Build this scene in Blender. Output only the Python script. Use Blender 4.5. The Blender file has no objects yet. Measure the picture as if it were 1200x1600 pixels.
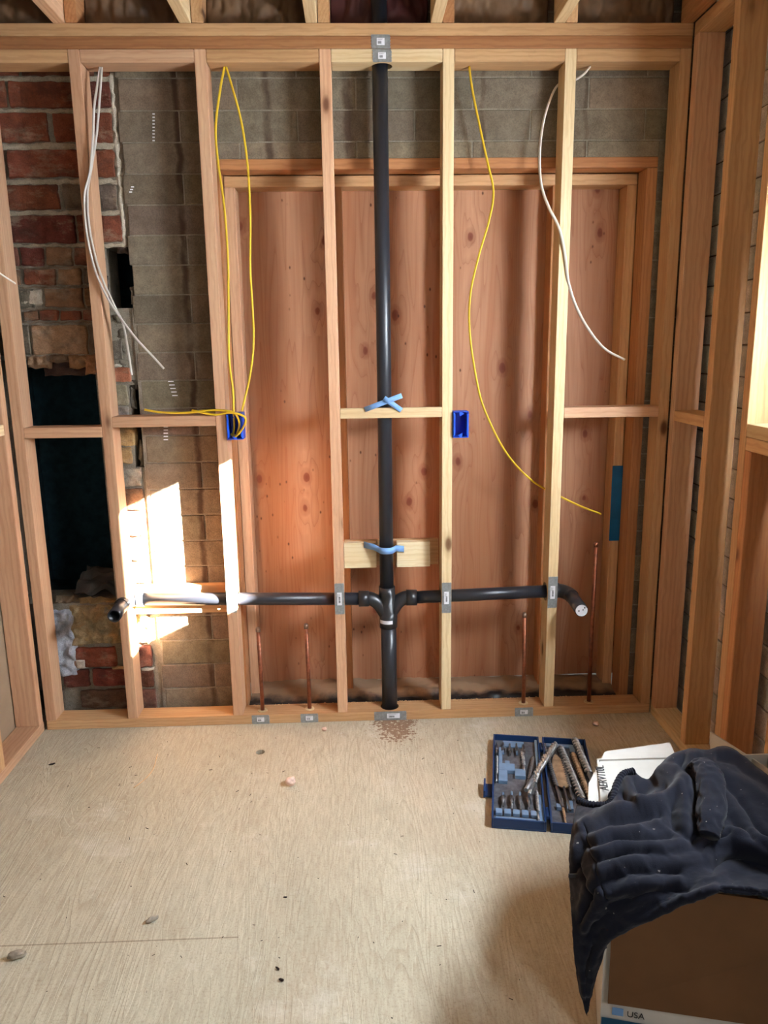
import bpy, bmesh, math, random
from mathutils import Vector, Matrix, noise, Euler
random.seed(7)
SC = bpy.context.scene
COL = SC.collection
PI = math.pi

# ------------------------------------------------------------------ camera
CAMLOC = Vector((-0.0051, -2.7810, 1.4405))
CR = Vector((0.99930198, -0.03488861, -0.01335467))
CU = Vector((0.02043063, 0.21111626, 0.97724742))
CW = Vector((0.03127542, 0.97683812, -0.2116817))
FPX = 1201.65
cam = bpy.data.cameras.new('camera'); camo = bpy.data.objects.new('camera', cam); COL.objects.link(camo)
M = Matrix((CR, CU, -CW)).transposed().to_4x4(); M.translation = CAMLOC
camo.matrix_world = M
cam.sensor_fit = 'VERTICAL'; cam.sensor_height = 36.0; cam.lens = 36.0*FPX/1600.0
cam.clip_start = 0.05; cam.clip_end = 100
SC.camera = camo

def U(px, py, X=None, Y=None, Z=None):
    """where the sight line through a picture point meets a plane of the room"""
    d = CW + CR*((px-600)/FPX) - CU*((py-800)/FPX)
    for i, v in enumerate((X, Y, Z)):
        if v is not None: t = (v-CAMLOC[i])/d[i]
    return CAMLOC + d*t

# ------------------------------------------------------------------ light
EXPOSURE = -0.14
SUN_E = 520.0
W1_E, W2_E, W3_E = 100.0, 26.0, 6.0
SC.view_settings.view_transform = 'Standard'; SC.view_settings.look = 'None'
SC.view_settings.gamma = 1.0; SC.view_settings.use_curve_mapping = False
SC.view_settings.exposure = EXPOSURE
w = bpy.data.worlds.new('sky'); SC.world = w; w.use_nodes = True
bg = w.node_tree.nodes['Background']; bg.inputs[0].default_value = (0.62, 0.78, 1.0, 1); bg.inputs[1].default_value = 1.1

def sun_light():
    l = bpy.data.lights.new('sun', 'SUN'); l.energy = SUN_E; l.angle = math.radians(0.6); l.color = (1.0, 0.96, 0.90)
    o = bpy.data.objects.new('sun', l); COL.objects.link(o)
    o.rotation_euler = Vector((-1.49, 1.0, -0.67)).to_track_quat('-Z', 'Y').to_euler(); o.location = (5, -4, 5)
sun_light()
def area(name, loc, d, sx, sy, e, c):
    l = bpy.data.lights.new(name, 'AREA'); l.shape = 'RECTANGLE'; l.size = sx; l.size_y = sy; l.energy = e; l.color = c
    o = bpy.data.objects.new(name, l); COL.objects.link(o); o.location = loc
    o.rotation_euler = Vector(d).to_track_quat('-Z', 'Z').to_euler()
area('window_daylight_near', (1.27, -1.20, 1.55), (-1, -.04, -.12), .26, .60, W1_E, (.80, .90, 1.0))
area('added_fill_side', (1.24, -3.02, 1.62), (-.62, 1, -.34), .40, .55, W2_E, (.86, .93, 1.0))  # fill lamp added off view to brighten the room from the right
area('added_fill_rear', (-.35, -4.36, 1.65), (0, 1, -.12), .88, .78, W3_E, (1.0, .93, .84))  # general fill added behind the camera, no known source there

# ------------------------------------------------------------------ materials
class NT:
    def __init__(s, name, rough=.7, spec=.3):
        s.m = bpy.data.materials.new(name); s.m.use_nodes = True; s.t = s.m.node_tree
        s.b = s.t.nodes['Principled BSDF']; s.b.inputs['Roughness'].default_value = rough
        s.b.inputs['Specular IOR Level'].default_value = spec
    def n(s, typ, **k):
        nd = s.t.nodes.new(typ)
        for a, v in k.items():
            if a == 'inp':
                for kk, vv in v.items(): s.set(nd, kk, vv)
            else: setattr(nd, a, v)
        return nd
    def set(s, nd, key, v):
        if isinstance(v, bpy.types.NodeSocket): s.t.links.new(v, nd.inputs[key])
        else: nd.inputs[key].default_value = v
    def mapping(s, vec, scale=(1, 1, 1), loc=(0, 0, 0)):
        return s.n('ShaderNodeMapping', inp={'Vector': vec, 'Scale': scale, 'Location': loc}).outputs[0]
    def noise(s, vec, scale, detail=4, rough=.55, dist=0):
        return s.n('ShaderNodeTexNoise', inp={'Vector': vec, 'Scale': scale, 'Detail': detail, 'Roughness': rough, 'Distortion': dist}).outputs[0]
    def ramp(s, f, stops):
        r = s.n('ShaderNodeValToRGB', inp={'Fac': f}); e = r.color_ramp.elements
        while len(e) < len(stops): e.new(.5)
        for i, (p, c) in enumerate(stops):
            e[i].position = p; e[i].color = (c, c, c, 1) if isinstance(c, (int, float)) else (*c, 1)
        return r.outputs[0]
    def mix(s, f, a, b, mode='MIX'):
        x = s.n('ShaderNodeMix', data_type='RGBA', blend_type=mode)
        s.set(x, 0, f)
        for i, v in ((6, a), (7, b)):
            if isinstance(v, tuple): v = (*v[:3], 1)
            s.set(x, i, v)
        return x.outputs[2]
    def math(s, op, a, b=0.0):
        x = s.n('ShaderNodeMath', operation=op); s.set(x, 0, a); s.set(x, 1, b); return x.outputs[0]
    def obj(s): return s.n('ShaderNodeTexCoord').outputs['Object']
    def rnd(s): return s.n('ShaderNodeObjectInfo').outputs['Random']
    def bump(s, h, strength=.3, dist=.002):
        x = s.n('ShaderNodeBump', inp={'Height': h, 'Strength': strength, 'Distance': dist}); s.t.links.new(x.outputs[0], s.b.inputs['Normal'])
    def col(s, c): s.set(s.b, 'Base Color', c if not isinstance(c, tuple) else (*c[:3], 1))

def lin(r, g, b):
    f = lambda c: (c/255/12.92 if c/255 <= .04045 else ((c/255+.055)/1.055)**2.4)
    return (f(r), f(g), f(b))

def flat(name, c, rough=.6, spec=.3, metal=0.0, n=0.0, nscale=30):
    t = NT(name, rough, spec); t.b.inputs['Metallic'].default_value = metal
    if n:
        v = t.noise(t.obj(), nscale); k = t.ramp(v, [(.3, 1-n), (.7, 1+n*.4)])
        t.col(t.mix(1.0, c, k, 'MULTIPLY')); t.bump(v, .15, .001)
    else: t.col(c)
    return t.m

def lumber(name, pale, mid, dark, knots=1.0):
    t = NT(name, .62, .28)
    o = t.obj(); r = t.rnd()
    off = t.n('ShaderNodeCombineXYZ', inp={0: t.math('MULTIPLY', r, 37.0), 1: t.math('MULTIPLY', r, .23), 2: t.math('MULTIPLY', r, .17)}).outputs[0]
    v = t.n('ShaderNodeVectorMath', operation='ADD', inp={0: o, 1: off}).outputs[0]
    # growth rings seen lengthwise
    wv = t.mapping(v, (.28, 1, 1), (0, .07, .05))
    ring = t.n('ShaderNodeTexWave', wave_type='RINGS', rings_direction='X', inp={'Vector': wv, 'Scale': 26.0, 'Distortion': 5.5, 'Detail': 3.0, 'Detail Scale': 1.6}).outputs[1]
    fine = t.noise(t.mapping(v, (3, 160, 160)), 1.0, 3)
    broad = t.noise(t.mapping(v, (1.1, 14, 14)), 1.0, 3)
    c = t.mix(t.ramp(broad, [(.32, 0.0), (.68, 1.0)]), mid, pale)
    c = t.mix(t.math('MULTIPLY', t.ramp(ring, [(.45, 0.0), (1.0, 1.0)]), .24), c, dark)
    c = t.mix(t.math('MULTIPLY', t.ramp(fine, [(.35, 1.0), (.65, 0.0)]), .22), c, dark)
    # knots
    kv = t.n('ShaderNodeTexVoronoi', feature='F1', inp={'Vector': t.mapping(v, (2.4, 5.2, 5.2)), 'Scale': 1.0, 'Randomness': 1.0}).outputs[0]
    kd = t.ramp(kv, [(0.0, knots), (.045, knots*.9), (.085, 0.25*knots), (.15, 0.0)])
    c = t.mix(kd, c, (dark[0]*.32, dark[1]*.25, dark[2]*.22))
    # handling marks
    st = t.noise(t.mapping(v, (2, 6, 6)), 2.2, 6, .7)
    c = t.mix(t.math('MULTIPLY', t.ramp(st, [(.62, 0.0), (.74, 1.0)]), .28), c, (dark[0]*.5, dark[1]*.5, dark[2]*.5))
    # each board its own tone
    c = t.mix(1.0, c, t.ramp(t.math('FRACT', t.math('MULTIPLY', r, 13.7)), [(0, .80), (1, 1.10)]), 'MULTIPLY')
    t.col(c); t.bump(t.math('ADD', t.math('MULTIPLY', ring, .6), fine), .22, .0007)
    return t.m

FIR = lumber('fir_lumber', lin(208, 168, 122), lin(190, 146, 102), lin(146, 98, 60))
FIRP = lumber('pinkish_fir_lumber', lin(210, 172, 136), lin(196, 150, 116), lin(154, 104, 74))
FIRY = lumber('pale_fir_lumber', lin(228, 206, 164), lin(216, 186, 140), lin(176, 134, 90))
FIRR = lumber('red_fir_lumber', lin(180, 128, 84), lin(160, 106, 66), lin(110, 66, 40))
PINE = lumber('pine_scrap_painted_lit', lin(238, 222, 186), lin(228, 204, 160), lin(196, 158, 108))  # extra paleness paints the light on the two scraps into their colour

def plywood():
    t = NT('fir_plywood_face', .6, .25); o = t.obj()
    bend = t.noise(t.mapping(o, (5, 5, .9)), 1.0, 2)
    vv = t.n('ShaderNodeVectorMath', operation='ADD', inp={0: o, 1: t.n('ShaderNodeCombineXYZ', inp={0: t.math('MULTIPLY', bend, .09)}).outputs[0]}).outputs[0]
    k = t.n('ShaderNodeTexVoronoi', feature='F1', voronoi_dimensions='2D', inp={'Vector': t.n('ShaderNodeMapping', inp={'Vector': o, 'Rotation': (PI/2, 0, 0), 'Scale': (4.3, 4.3, 2.6), 'Location': (.37, .2, .31)}).outputs[0], 'Scale': 1.0, 'Randomness': 1.0}).outputs[0]
    k = t.math('ADD', k, t.math('MULTIPLY', t.math('SUBTRACT', t.noise(o, 9.0, 3), .5), .10))
    gate = t.ramp(t.noise(t.mapping(o, (2.6, 1, 2.1)), 1.0, 1), [(.34, 1.0), (.42, 0.0)])
    k = t.math('ADD', k, t.math('MULTIPLY', gate, .5))
    halo = t.ramp(k, [(0, 1.0), (.32, 0.0)])
    h = t.noise(t.mapping(vv, (11, 11, .55)), 1.0, 2, .4)
    hh = t.math('ADD', t.math('MULTIPLY', h, 15.0), t.math('MULTIPLY', halo, 1.6))
    line = t.ramp(t.math('FRACT', hh), [(0, 1.0), (.10, .45), (.5, 0.0), (1.0, 0.25)])
    fine = t.noise(t.mapping(o, (150, 150, 5)), 1.0, 3)
    tone = t.noise(t.mapping(vv, (8, 8, .35)), 1.0, 2)
    c = t.mix(t.ramp(tone, [(.35, 0.0), (.65, 1.0)]), lin(156, 106, 74), lin(186, 140, 108))
    c = t.mix(t.math('MULTIPLY', line, .5), c, lin(128, 72, 48))
    c = t.mix(t.math('MULTIPLY', t.ramp(fine, [(.3, 1.0), (.6, 0.0)]), .2), c, lin(150, 86, 56))
    c = t.mix(t.ramp(k, [(0, .95), (.035, .85), (.052, .35), (.085, .25), (.11, 0.0)]), c, lin(112, 52, 34))
    ni = t.n('ShaderNodeTexVoronoi', feature='F1', inp={'Vector': t.mapping(o, (26, 26, 15)), 'Scale': 1.0}).outputs[0]
    sel = t.noise(o, 5.0, 1)
    c = t.mix(t.math('MULTIPLY', t.ramp(ni, [(.05, 1.0), (.13, 0.0)]), t.ramp(sel, [(.52, 0.0), (.56, .8)])), c, lin(60, 30, 20))
    seam = None
    t.col(c); t.bump(t.math('ADD', line, fine), .15, .0008)
    return t.m
PLY = plywood()

def orange_ply():
    t = NT('orange_sheathing_plywood', .6, .25); o = t.obj()
    h = t.noise(t.mapping(o, (4, 2.2, 1.2)), 1.0, 2, .4)
    line = t.ramp(t.math('FRACT', t.math('MULTIPLY', h, 16.0)), [(0, 1.0), (.14, .4), (.5, 0.0)])
    c = t.mix(t.math('MULTIPLY', line, .4), lin(206, 140, 82), lin(150, 84, 42))
    fine = t.noise(t.mapping(o, (60, 60, 4)), 1.0, 3)
    c = t.mix(t.math('MULTIPLY', fine, .3), c, lin(160, 92, 50))
    t.col(c); return t.m
OPLY = orange_ply()

def floor_mat():
    t = NT('dusty_subfloor_plywood', .78, .22); o = t.obj()
    bend = t.noise(t.mapping(o, (2.4, 1.0, 1)), 1.0, 3)
    h = t.noise(t.mapping(o, (9, 1.1, 1)), 1.0, 3, .45, .6)
    fr = t.math('FRACT', t.math('ADD', t.math('MULTIPLY', h, 17.0), t.math('MULTIPLY', bend, 5.0)))
    ridge = t.ramp(fr, [(0, 0.0), (.12, 1.0), (.55, .55), (1, 0.0)])
    fib = t.noise(t.mapping(o, (150, 16, 1)), 1.0, 5, .65)
    grit = t.noise(o, 160.0, 3, .7)
    patch = t.noise(t.mapping(o, (1.5, 1.1, 1)), 1.0, 5, .6)
    c = t.mix(t.ramp(patch, [(.3, 0.0), (.7, 1.0)]), lin(170, 162, 142), lin(198, 190, 168))
    amt = t.ramp(t.noise(o, 1.7, 2), [(.35, .05), (.6, .24)])
    c = t.mix(t.math('MULTIPLY', t.ramp(ridge, [(0, 1.0), (.5, 0.0)]), amt), c, lin(128, 106, 80))
    c = t.mix(t.math('MULTIPLY', t.ramp(fib, [(.35, 1.0), (.6, 0.0)]), .3), c, lin(120, 102, 80))
    c = t.mix(t.math('MULTIPLY', t.ramp(grit, [(.3, 1.0), (.48, 0.0)]), .4), c, lin(112, 96, 76))
    pale = t.noise(t.mapping(o, (3.2, 4.4, 1)), 1.0, 6, .72)
    c = t.mix(t.math('MULTIPLY', t.ramp(pale, [(.56, 0.0), (.72, 1.0)]), .5), c, lin(206, 202, 190))
    pink = t.noise(t.mapping(o, (1.1, .8, 1), (3, 1, 0)), 1.0, 3)
    c = t.mix(t.math('MULTIPLY', t.ramp(pink, [(.5, 0.0), (.7, 1.0)]), .25), c, lin(190, 152, 126))
    # panel joints
    x = t.n('ShaderNodeSeparateXYZ', inp={0: o}).outputs
    j1 = t.math('LESS_THAN', t.math('ABSOLUTE', t.math('ADD', x[1], 1.115)), .0022)
    j1 = t.math('MULTIPLY', j1, t.math('LESS_THAN', x[0], -.33))
    c = t.mix(t.math('MULTIPLY', j1, .5), c, lin(90, 74, 56))
    # brown drilling dust below the stack
    dx = t.math('SUBTRACT', x[0], .118); dy = t.math('SUBTRACT', x[1], -.03)
    dd = t.math('ADD', t.math('MULTIPLY', t.math('MULTIPLY', dx, dx), 36.0), t.math('MULTIPLY', t.math('MULTIPLY', dy, dy), 12.0))
    spot = t.noise(o, 75.0, 3, .6)
    core = t.math('GREATER_THAN', t.math('SUBTRACT', t.math('ADD', spot, t.math('MULTIPLY', t.noise(o, 18.0, 2), .5)), t.math('MULTIPLY', dd, .75)), .64)
    c = t.mix(t.math('MULTIPLY', core, .75), c, lin(112, 78, 56))
    sp = t.n('ShaderNodeTexVoronoi', inp={'Vector': o, 'Scale': 62.0}).outputs[0]
    near = t.ramp(dd, [(.1, 1.0), (1.9, 0.0)])
    c = t.mix(t.math('MULTIPLY', t.math('MULTIPLY', t.ramp(sp, [(.16, 1.0), (.24, 0.0)]), near), .75), c, lin(118, 82, 60))
    t.col(c)
    t.bump(t.math('ADD', t.math('MULTIPLY', ridge, .7), t.math('ADD', t.math('MULTIPLY', fib, .6), t.math('MULTIPLY', grit, .5))), .45, .0022)
    return t.m
FLOOR = floor_mat()

def masonry(name, rough=.9, stain=False, amp=.004, tint=1.0, smear=False):
    t = NT(name, rough, .12); o = t.obj()
    a = t.n('ShaderNodeAttribute', attribute_name='Col').outputs[0]
    n1 = t.noise(o, 22.0, 6, .7); n2 = t.noise(o, 240.0, 3, .7)
    c = t.mix(1.0, a, t.ramp(n1, [(.3, .72), (.7, 1.18)]), 'MULTIPLY')
    c = t.mix(1.0, c, t.ramp(n2, [(.3, .75), (.6, 1.1)]), 'MULTIPLY')
    if stain:
        x = t.n('ShaderNodeSeparateXYZ', inp={0: o}).outputs
        wob = t.math('MULTIPLY', t.noise(t.mapping(o, (1, 1, 9)), 1.0, 4), .05)
        for sx, wd, z0, al in ((-.612, .012, 0, .85), (-.30, .014, 2.0, .75), (-.02, .016, 2.0, .7), (.455, .008, 2.0, .7), (.815, .007, 2.0, .75), (.09, .03, 2.0, .25)):
            d = t.math('ABSOLUTE', t.math('SUBTRACT', t.math('ADD', x[0], wob), sx+.025))
            m = t.ramp(d, [(wd*.5, 1.0), (wd*1.3, 0.0)])
            br = t.ramp(t.noise(t.mapping(o, (12, 1, 5), (sx*9, 0, 0)), 1.0, 4), [(.34, .25), (.52, 1.0)])
            m = t.math('MULTIPLY', t.math('MULTIPLY', m, br), al)
            c = t.mix(t.math('MULTIPLY', m, t.math('GREATER_THAN', x[2], z0)), c, lin(62, 44, 34))
    if smear:
        sm = t.noise(t.mapping(o, (7, 7, 16), (3, 1, 0)), 1.0, 6, .75)
        c = t.mix(t.math('MULTIPLY', t.ramp(sm, [(.52, 0.0), (.66, 1.0)]), .55), c, lin(150, 136, 116))
        dk = t.noise(t.mapping(o, (10, 10, 12), (0, 4, 0)), 1.0, 5, .7)
        c = t.mix(t.math('MULTIPLY', t.ramp(dk, [(.50, 0.0), (.64, 1.0)]), .5), c, lin(52, 40, 36))
    t.col(c); t.bump(t.math('ADD', n1, t.math('MULTIPLY', n2, .6)), .55, amp)
    return t.m
BLOCK = masonry('grey_block_face', stain=True)
BRICK = masonry('old_red_brick', amp=.010, smear=True)
MORT = masonry('rough_mortar', amp=.012)
SOOT_GLARE = flat('sooty_firebox_glare', (.026, .060, .076), .95, .1, n=.3)  # soot black, lifted to teal: veiling glare painted into the base colour

ABS = flat('black_abs_pipe', (.016, .018, .024), .36, .5)
ABSH = flat('black_abs_fitting', (.018, .019, .022), .34, .5)
COPPER = flat('aged_copper', lin(150, 92, 68), .45, .5, .75, n=.5, nscale=40)
SOLDER = flat('grey_solder_tip', lin(150, 128, 112), .4, .5, .8, n=.3)
GALV = flat('galvanized_plate', lin(152, 156, 156), .45, .5, .55, n=.25, nscale=90)
LABELW = flat('white_sticker', lin(226, 226, 230), .6)
INK = flat('black_print', (.02, .02, .022), .7)
BLUEBOX = flat('blue_plastic_outlet_box', lin(18, 78, 205), .4, .4)
BLUEDK = flat('deep_blue_box_back', lin(8, 44, 170), .45, .4)
YEL = flat('yellow_cable_jacket', lin(214, 178, 40), .5, .35)
WHT = flat('white_cable_jacket', lin(222, 214, 200), .5, .35)
GREYC = flat('grey_cable_jacket', lin(188, 180, 170), .5, .35)
CU_W = flat('bare_copper_wire', lin(200, 120, 80), .35, .5, .9)
STRAP = flat('light_blue_pipe_strap', lin(120, 162, 214), .45, .35, n=.12)
TAPE = flat('blue_plastic_film', lin(16, 92, 140), .35, .4, n=.25, nscale=14)
PAPER = flat('brown_kraft_facing', lin(112, 86, 62), .6, .35, n=.45, nscale=7)
PAPERR = flat('maroon_building_paper', lin(74, 36, 34), .6, .3, n=.4, nscale=9)
WHITEB = flat('white_box_board', lin(178, 174, 166), .7, n=.1, nscale=14)
BROWNB = flat('brown_cardboard', lin(92, 62, 36), .8, n=.15, nscale=9)
TEAL = flat('dark_teal_print', lin(14, 62, 88), .65)
FLAGB = flat('faded_blue_print', lin(92, 128, 172), .7)
STEEL = flat('worn_steel', lin(160, 164, 168), .32, .6, .6, n=.45, nscale=60)
STEELD = flat('dark_steel', lin(92, 92, 96), .4, .5, .35, n=.3, nscale=60)
RUST = flat('rusty_spade_steel', lin(186, 160, 130), .5, .4, .2, n=.5, nscale=30)
CASEB = flat('navy_blue_case', lin(22, 52, 96), .45, .4)
CASEI = flat('blue_grey_case_insert', lin(112, 140, 172), .5, .35, n=.2, nscale=30)
CASED = flat('dusty_dark_case_recess', lin(98, 98, 104), .8, .2, n=.5, nscale=40)
CORK = flat('pinkish_wood_plug', lin(232, 200, 184), .7, n=.2)
CHIPM = flat('wood_chips', lin(214, 178, 130), .8, n=.3)
STONE = flat('grey_rubble_chip', lin(150, 138, 122), .9, n=.4, nscale=60)
DARKCH = flat('dark_scrap', lin(40, 30, 26), .9)
ROOMW = flat('plain_sheathing', lin(150, 128, 104), .8, n=.12, nscale=6)
OUTW = flat('sun_blocker_face', lin(188, 182, 170), .9)  # face of the unseen walls added to block sun
PAPERSC = flat('torn_paper', lin(88, 86, 82), .95, 0.0, n=.3, nscale=12)

def membrane_mat():
    t = NT('dusty_black_plastic', .42, .4); o = t.obj(); g = t.n('ShaderNodeNewGeometry').outputs['Normal']
    nz = t.n('ShaderNodeSeparateXYZ', inp={0: o}).outputs
    n = t.noise(o, 9.0, 5, .65)
    d = t.math('ADD', t.math('MULTIPLY', t.math('SUBTRACT', nz[1], .165), 9.0), t.math('SUBTRACT', n, .42))
    c = t.mix(t.ramp(d, [(0, 0.0), (.35, 1.0)]), lin(26, 26, 28), lin(132, 108, 84))
    t.col(c); t.set(t.b, 'Roughness', t.ramp(d, [(0, .35), (.3, .9)])); t.bump(n, .3, .003)
    return t.m
MEMB = membrane_mat()

def cloth_mat():
    t = NT('navy_jacket_cloth', .88, .12); o = t.obj()
    n = t.noise(o, 14.0, 4); f = t.noise(o, 420.0, 2)
    c = t.mix(n, lin(8, 9, 17), lin(15, 17, 30))
    dust = t.noise(o, 95.0, 2, .5)
    c = t.mix(t.math('MULTIPLY', t.ramp(dust, [(.735, 0.0), (.76, 1.0)]), .5), c, lin(150, 145, 138))
    t.col(c); t.b.inputs['Sheen Weight'].default_value = .08; t.b.inputs['Sheen Roughness'].default_value = .5
    t.bump(t.math('ADD', f, n), .25, .0015)
    return t.m
CLOTH = cloth_mat()

# ------------------------------------------------------------------ building helpers
def tag(o, label=None, cat=None, group=None, kind=None):
    if label: o['label'] = label
    if cat: o['category'] = cat
    if group: o['group'] = group
    if kind: o['kind'] = kind
    return o
def link(name, bm, mat, parent=None, smooth=False):
    me = bpy.data.meshes.new(name); bm.to_mesh(me); bm.free()
    for m in (mat if isinstance(mat, (list, tuple)) else [mat]): me.materials.append(m)
    if smooth:
        for p in me.polygons: p.use_smooth = True
    o = bpy.data.objects.new(name, me); COL.objects.link(o)
    if parent: o.parent = parent
    return o
def thing(name, label, cat, loc=(0, 0, 0), rot=(0, 0, 0), group=None):
    o = bpy.data.objects.new(name, None); COL.objects.link(o); o.location = loc; o.rotation_euler = rot
    o.empty_display_size = .05
    return tag(o, label, cat, group)
def bm_box(bm, x0, x1, y0, y1, z0, z1, bev=0.0, mi=0, seg=2):
    r = bmesh.ops.create_cube(bm, size=1.0); vs = r['verts']
    for v in vs: v.co = Vector(((x0+x1)/2+v.co.x*(x1-x0), (y0+y1)/2+v.co.y*(y1-y0), (z0+z1)/2+v.co.z*(z1-z0)))
    fs = {f for v in vs for f in v.link_faces}
    for f in fs: f.material_index = mi
    if bev: bmesh.ops.bevel(bm, geom=list({e for v in vs for e in v.link_edges}), offset=bev, segments=seg, affect='EDGES', profile=.6)
    return vs
def box(name, b, mat, parent=None, bev=0.0, seg=2):
    """box with its origin at the foot centre"""
    x0, x1, y0, y1, z0, z1 = b; cx, cy = (x0+x1)/2, (y0+y1)/2
    bm = bmesh.new(); bm_box(bm, x0-cx, x1-cx, y0-cy, y1-cy, 0, z1-z0, bev, 0, seg)
    o = link(name, bm, mat, parent); o.location = (cx, cy, z0); return o
def board(name, x0, x1, y0, y1, z0, z1, mat, label=None, cat=None, group=None, parent=None, ease=.0032, cuts=(), cube_rand=True):
    """a sawn board: local X runs along its length so that the grain follows it"""
    d = [x1-x0, y1-y0, z1-z0]; ax = d.index(max(d)); c = Vector(((x0+x1)/2, (y0+y1)/2, (z0+z1)/2))
    if ax == 0: L, W, T = d[0], d[1], d[2]; R = Matrix.Identity(3)
    elif ax == 1: L, W, T = d[1], d[0], d[2]; R = Matrix(((0, -1, 0), (1, 0, 0), (0, 0, 1)))
    else: L, W, T = d[2], d[1], d[0]; R = Matrix(((0, 0, 1), (0, 1, 0), (-1, 0, 0))).transposed(); R = Matrix(((0, 0, -1), (0, 1, 0), (1, 0, 0)))
    bm = bmesh.new(); bm_box(bm, -L/2, L/2, -W/2, W/2, -T/2, T/2, ease)
    o = link(name, bm, mat, parent); o.matrix_world = Matrix.Translation(c) @ R.to_4x4()
    if label: tag(o, label, cat, group)
    if cuts: bore(o, cuts)
    return o
def bore(o, cuts):
    """drill real round holes: cuts = [(point, axis, radius)]"""
    bm = bmesh.new()
    for p, ax, r in cuts:
        q = Vector(ax).to_track_quat('Z', 'Y').to_matrix().to_4x4()
        bmesh.ops.create_cone(bm, cap_ends=True, segments=28, radius1=r, radius2=r, depth=.16, matrix=Matrix.Translation(p) @ q)
    me = bpy.data.meshes.new('cutter'); bm.to_mesh(me); bm.free()
    c = bpy.data.objects.new('cutter', me); COL.objects.link(c)
    m = o.modifiers.new('b', 'BOOLEAN'); m.operation = 'DIFFERENCE'; m.object = c; m.solver = 'EXACT'
    bpy.context.view_layer.update()
    dg = bpy.context.evaluated_depsgraph_get()
    new = bpy.data.meshes.new_from_object(o.evaluated_get(dg))
    o.modifiers.clear(); o.data = new
    bpy.data.objects.remove(c); bpy.data.meshes.remove(me)

def cr(pts, n):
    """Catmull-Rom through the points"""
    P = [Vector(p) for p in pts]; P = [P[0]*2-P[1]] + P + [P[-1]*2-P[-2]]
    out = []
    for i in range(1, len(P)-2):
        a, b, c, d = P[i-1:i+3]
        for k in range(n):
            t = k/n
            out.append(.5*((2*b)+(c-a)*t+(2*a-5*b+4*c-d)*t*t+(3*b-a-3*c+d)*t**3))
    out.append(P[-2]); return out
def sweep(bm, path, rad, seg=16, flatn=1.0, up=None, caps=True, mi=0, twist=0.0, wrinkle=None):
    """tube along a path; rad number or list; flatn squashes it across 'up'"""
    n = len(path); rings = []; prev = None
    for i, p in enumerate(path):
        t = (path[min(i+1, n-1)]-path[max(i-1, 0)]).normalized()
        if prev is None:
            u = Vector(up) if up else Vector((0, 0, 1))
            if abs(t.dot(u)) > .9 and not up: u = Vector((1, 0, 0))
        else: u = prev
        u = (u-t*u.dot(t)).normalized(); prev = u; v = t.cross(u)
        r = rad[i] if isinstance(rad, (list, tuple)) else rad
        ring = []
        for k in range(seg):
            a = 2*PI*k/seg + twist*i
            rr = r*(1+(wrinkle(i/n, k/seg) if wrinkle else 0))
            ring.append(bm.verts.new(p+u*math.cos(a)*rr+v*math.sin(a)*rr*flatn))
        rings.append(ring)
    for i in range(n-1):
        for k in range(seg):
            f = bm.faces.new((rings[i][k], rings[i][(k+1) % seg], rings[i+1][(k+1) % seg], rings[i+1][k])); f.material_index = mi; f.smooth = True
    if caps:
        for rg in (rings[0][::-1], rings[-1]):
            try: bm.faces.new(rg).material_index = mi
            except ValueError: pass
    return rings
def tube(name, pts, rad, mat, parent=None, n=10, seg=16, **k):
    bm = bmesh.new(); P = cr(pts, n) if n > 1 else [Vector(p) for p in pts]
    c = P[0].copy(); P = [p-c for p in P]
    sweep(bm, P, rad, seg, **k); bmesh.ops.recalc_face_normals(bm, faces=bm.faces)
    o = link(name, bm, mat, parent); o.location = c
    return o
def pipe(name, pts, r, mat, parent=None, n=1, seg=28, wall=.004, label=None, cat=None):
    """hollow pipe (open ends show the bore)"""
    bm = bmesh.new(); P = cr(pts, n) if n > 1 else [Vector(p) for p in pts]
    c = P[0].copy(); P = [p-c for p in P]
    a = sweep(bm, P, r, seg, caps=False); b = sweep(bm, P, r-wall, seg, caps=False)
    for e in (0, -1):
        for k in range(seg): bm.faces.new((a[e][k], a[e][(k+1) % seg], b[e][(k+1) % seg], b[e][k]))
    bmesh.ops.recalc_face_normals(bm, faces=bm.faces)
    o = link(name, bm, mat, parent); o.location = c
    if label: tag(o, label, cat)
    return o
def text(name, s, size, mat, parent, loc, rot, ext=.0004):
    cu = bpy.data.curves.new(name, 'FONT'); cu.body = s; cu.size = size; cu.extrude = ext; cu.align_x = 'CENTER'; cu.align_y = 'CENTER'
    tmp = bpy.data.objects.new('t', cu); COL.objects.link(tmp); bpy.context.view_layer.update()
    me = bpy.data.meshes.new_from_object(tmp.evaluated_get(bpy.context.evaluated_depsgraph_get()))
    bpy.data.objects.remove(tmp); me.materials.clear(); me.materials.append(mat)
    o = bpy.data.objects.new(name, me); COL.objects.link(o); o.parent = parent; o.location = loc; o.rotation_euler = rot
    return o
def setcol(bm, lay, faces, c):
    for f in faces:
        for l in f.loops: l[lay] = (*c, 1)
def var(c, a=.1):
    k = 1+random.uniform(-a, a); return tuple(max(0, x*k*(1+random.uniform(-.04, .04))) for x in c)
# ------------------------------------------------------------------ setting: floor, masonry, side walls
S = .4064; T = .038; D = .089
XA, XB, XC, XD, XE = [-.089+S*i for i in (-2, -1, 0, 1, 2)]
XF, XZ = 1.1087, -1.2155
GL, GR = -1.243, 1.131       # faces of the left and right framed walls

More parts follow.
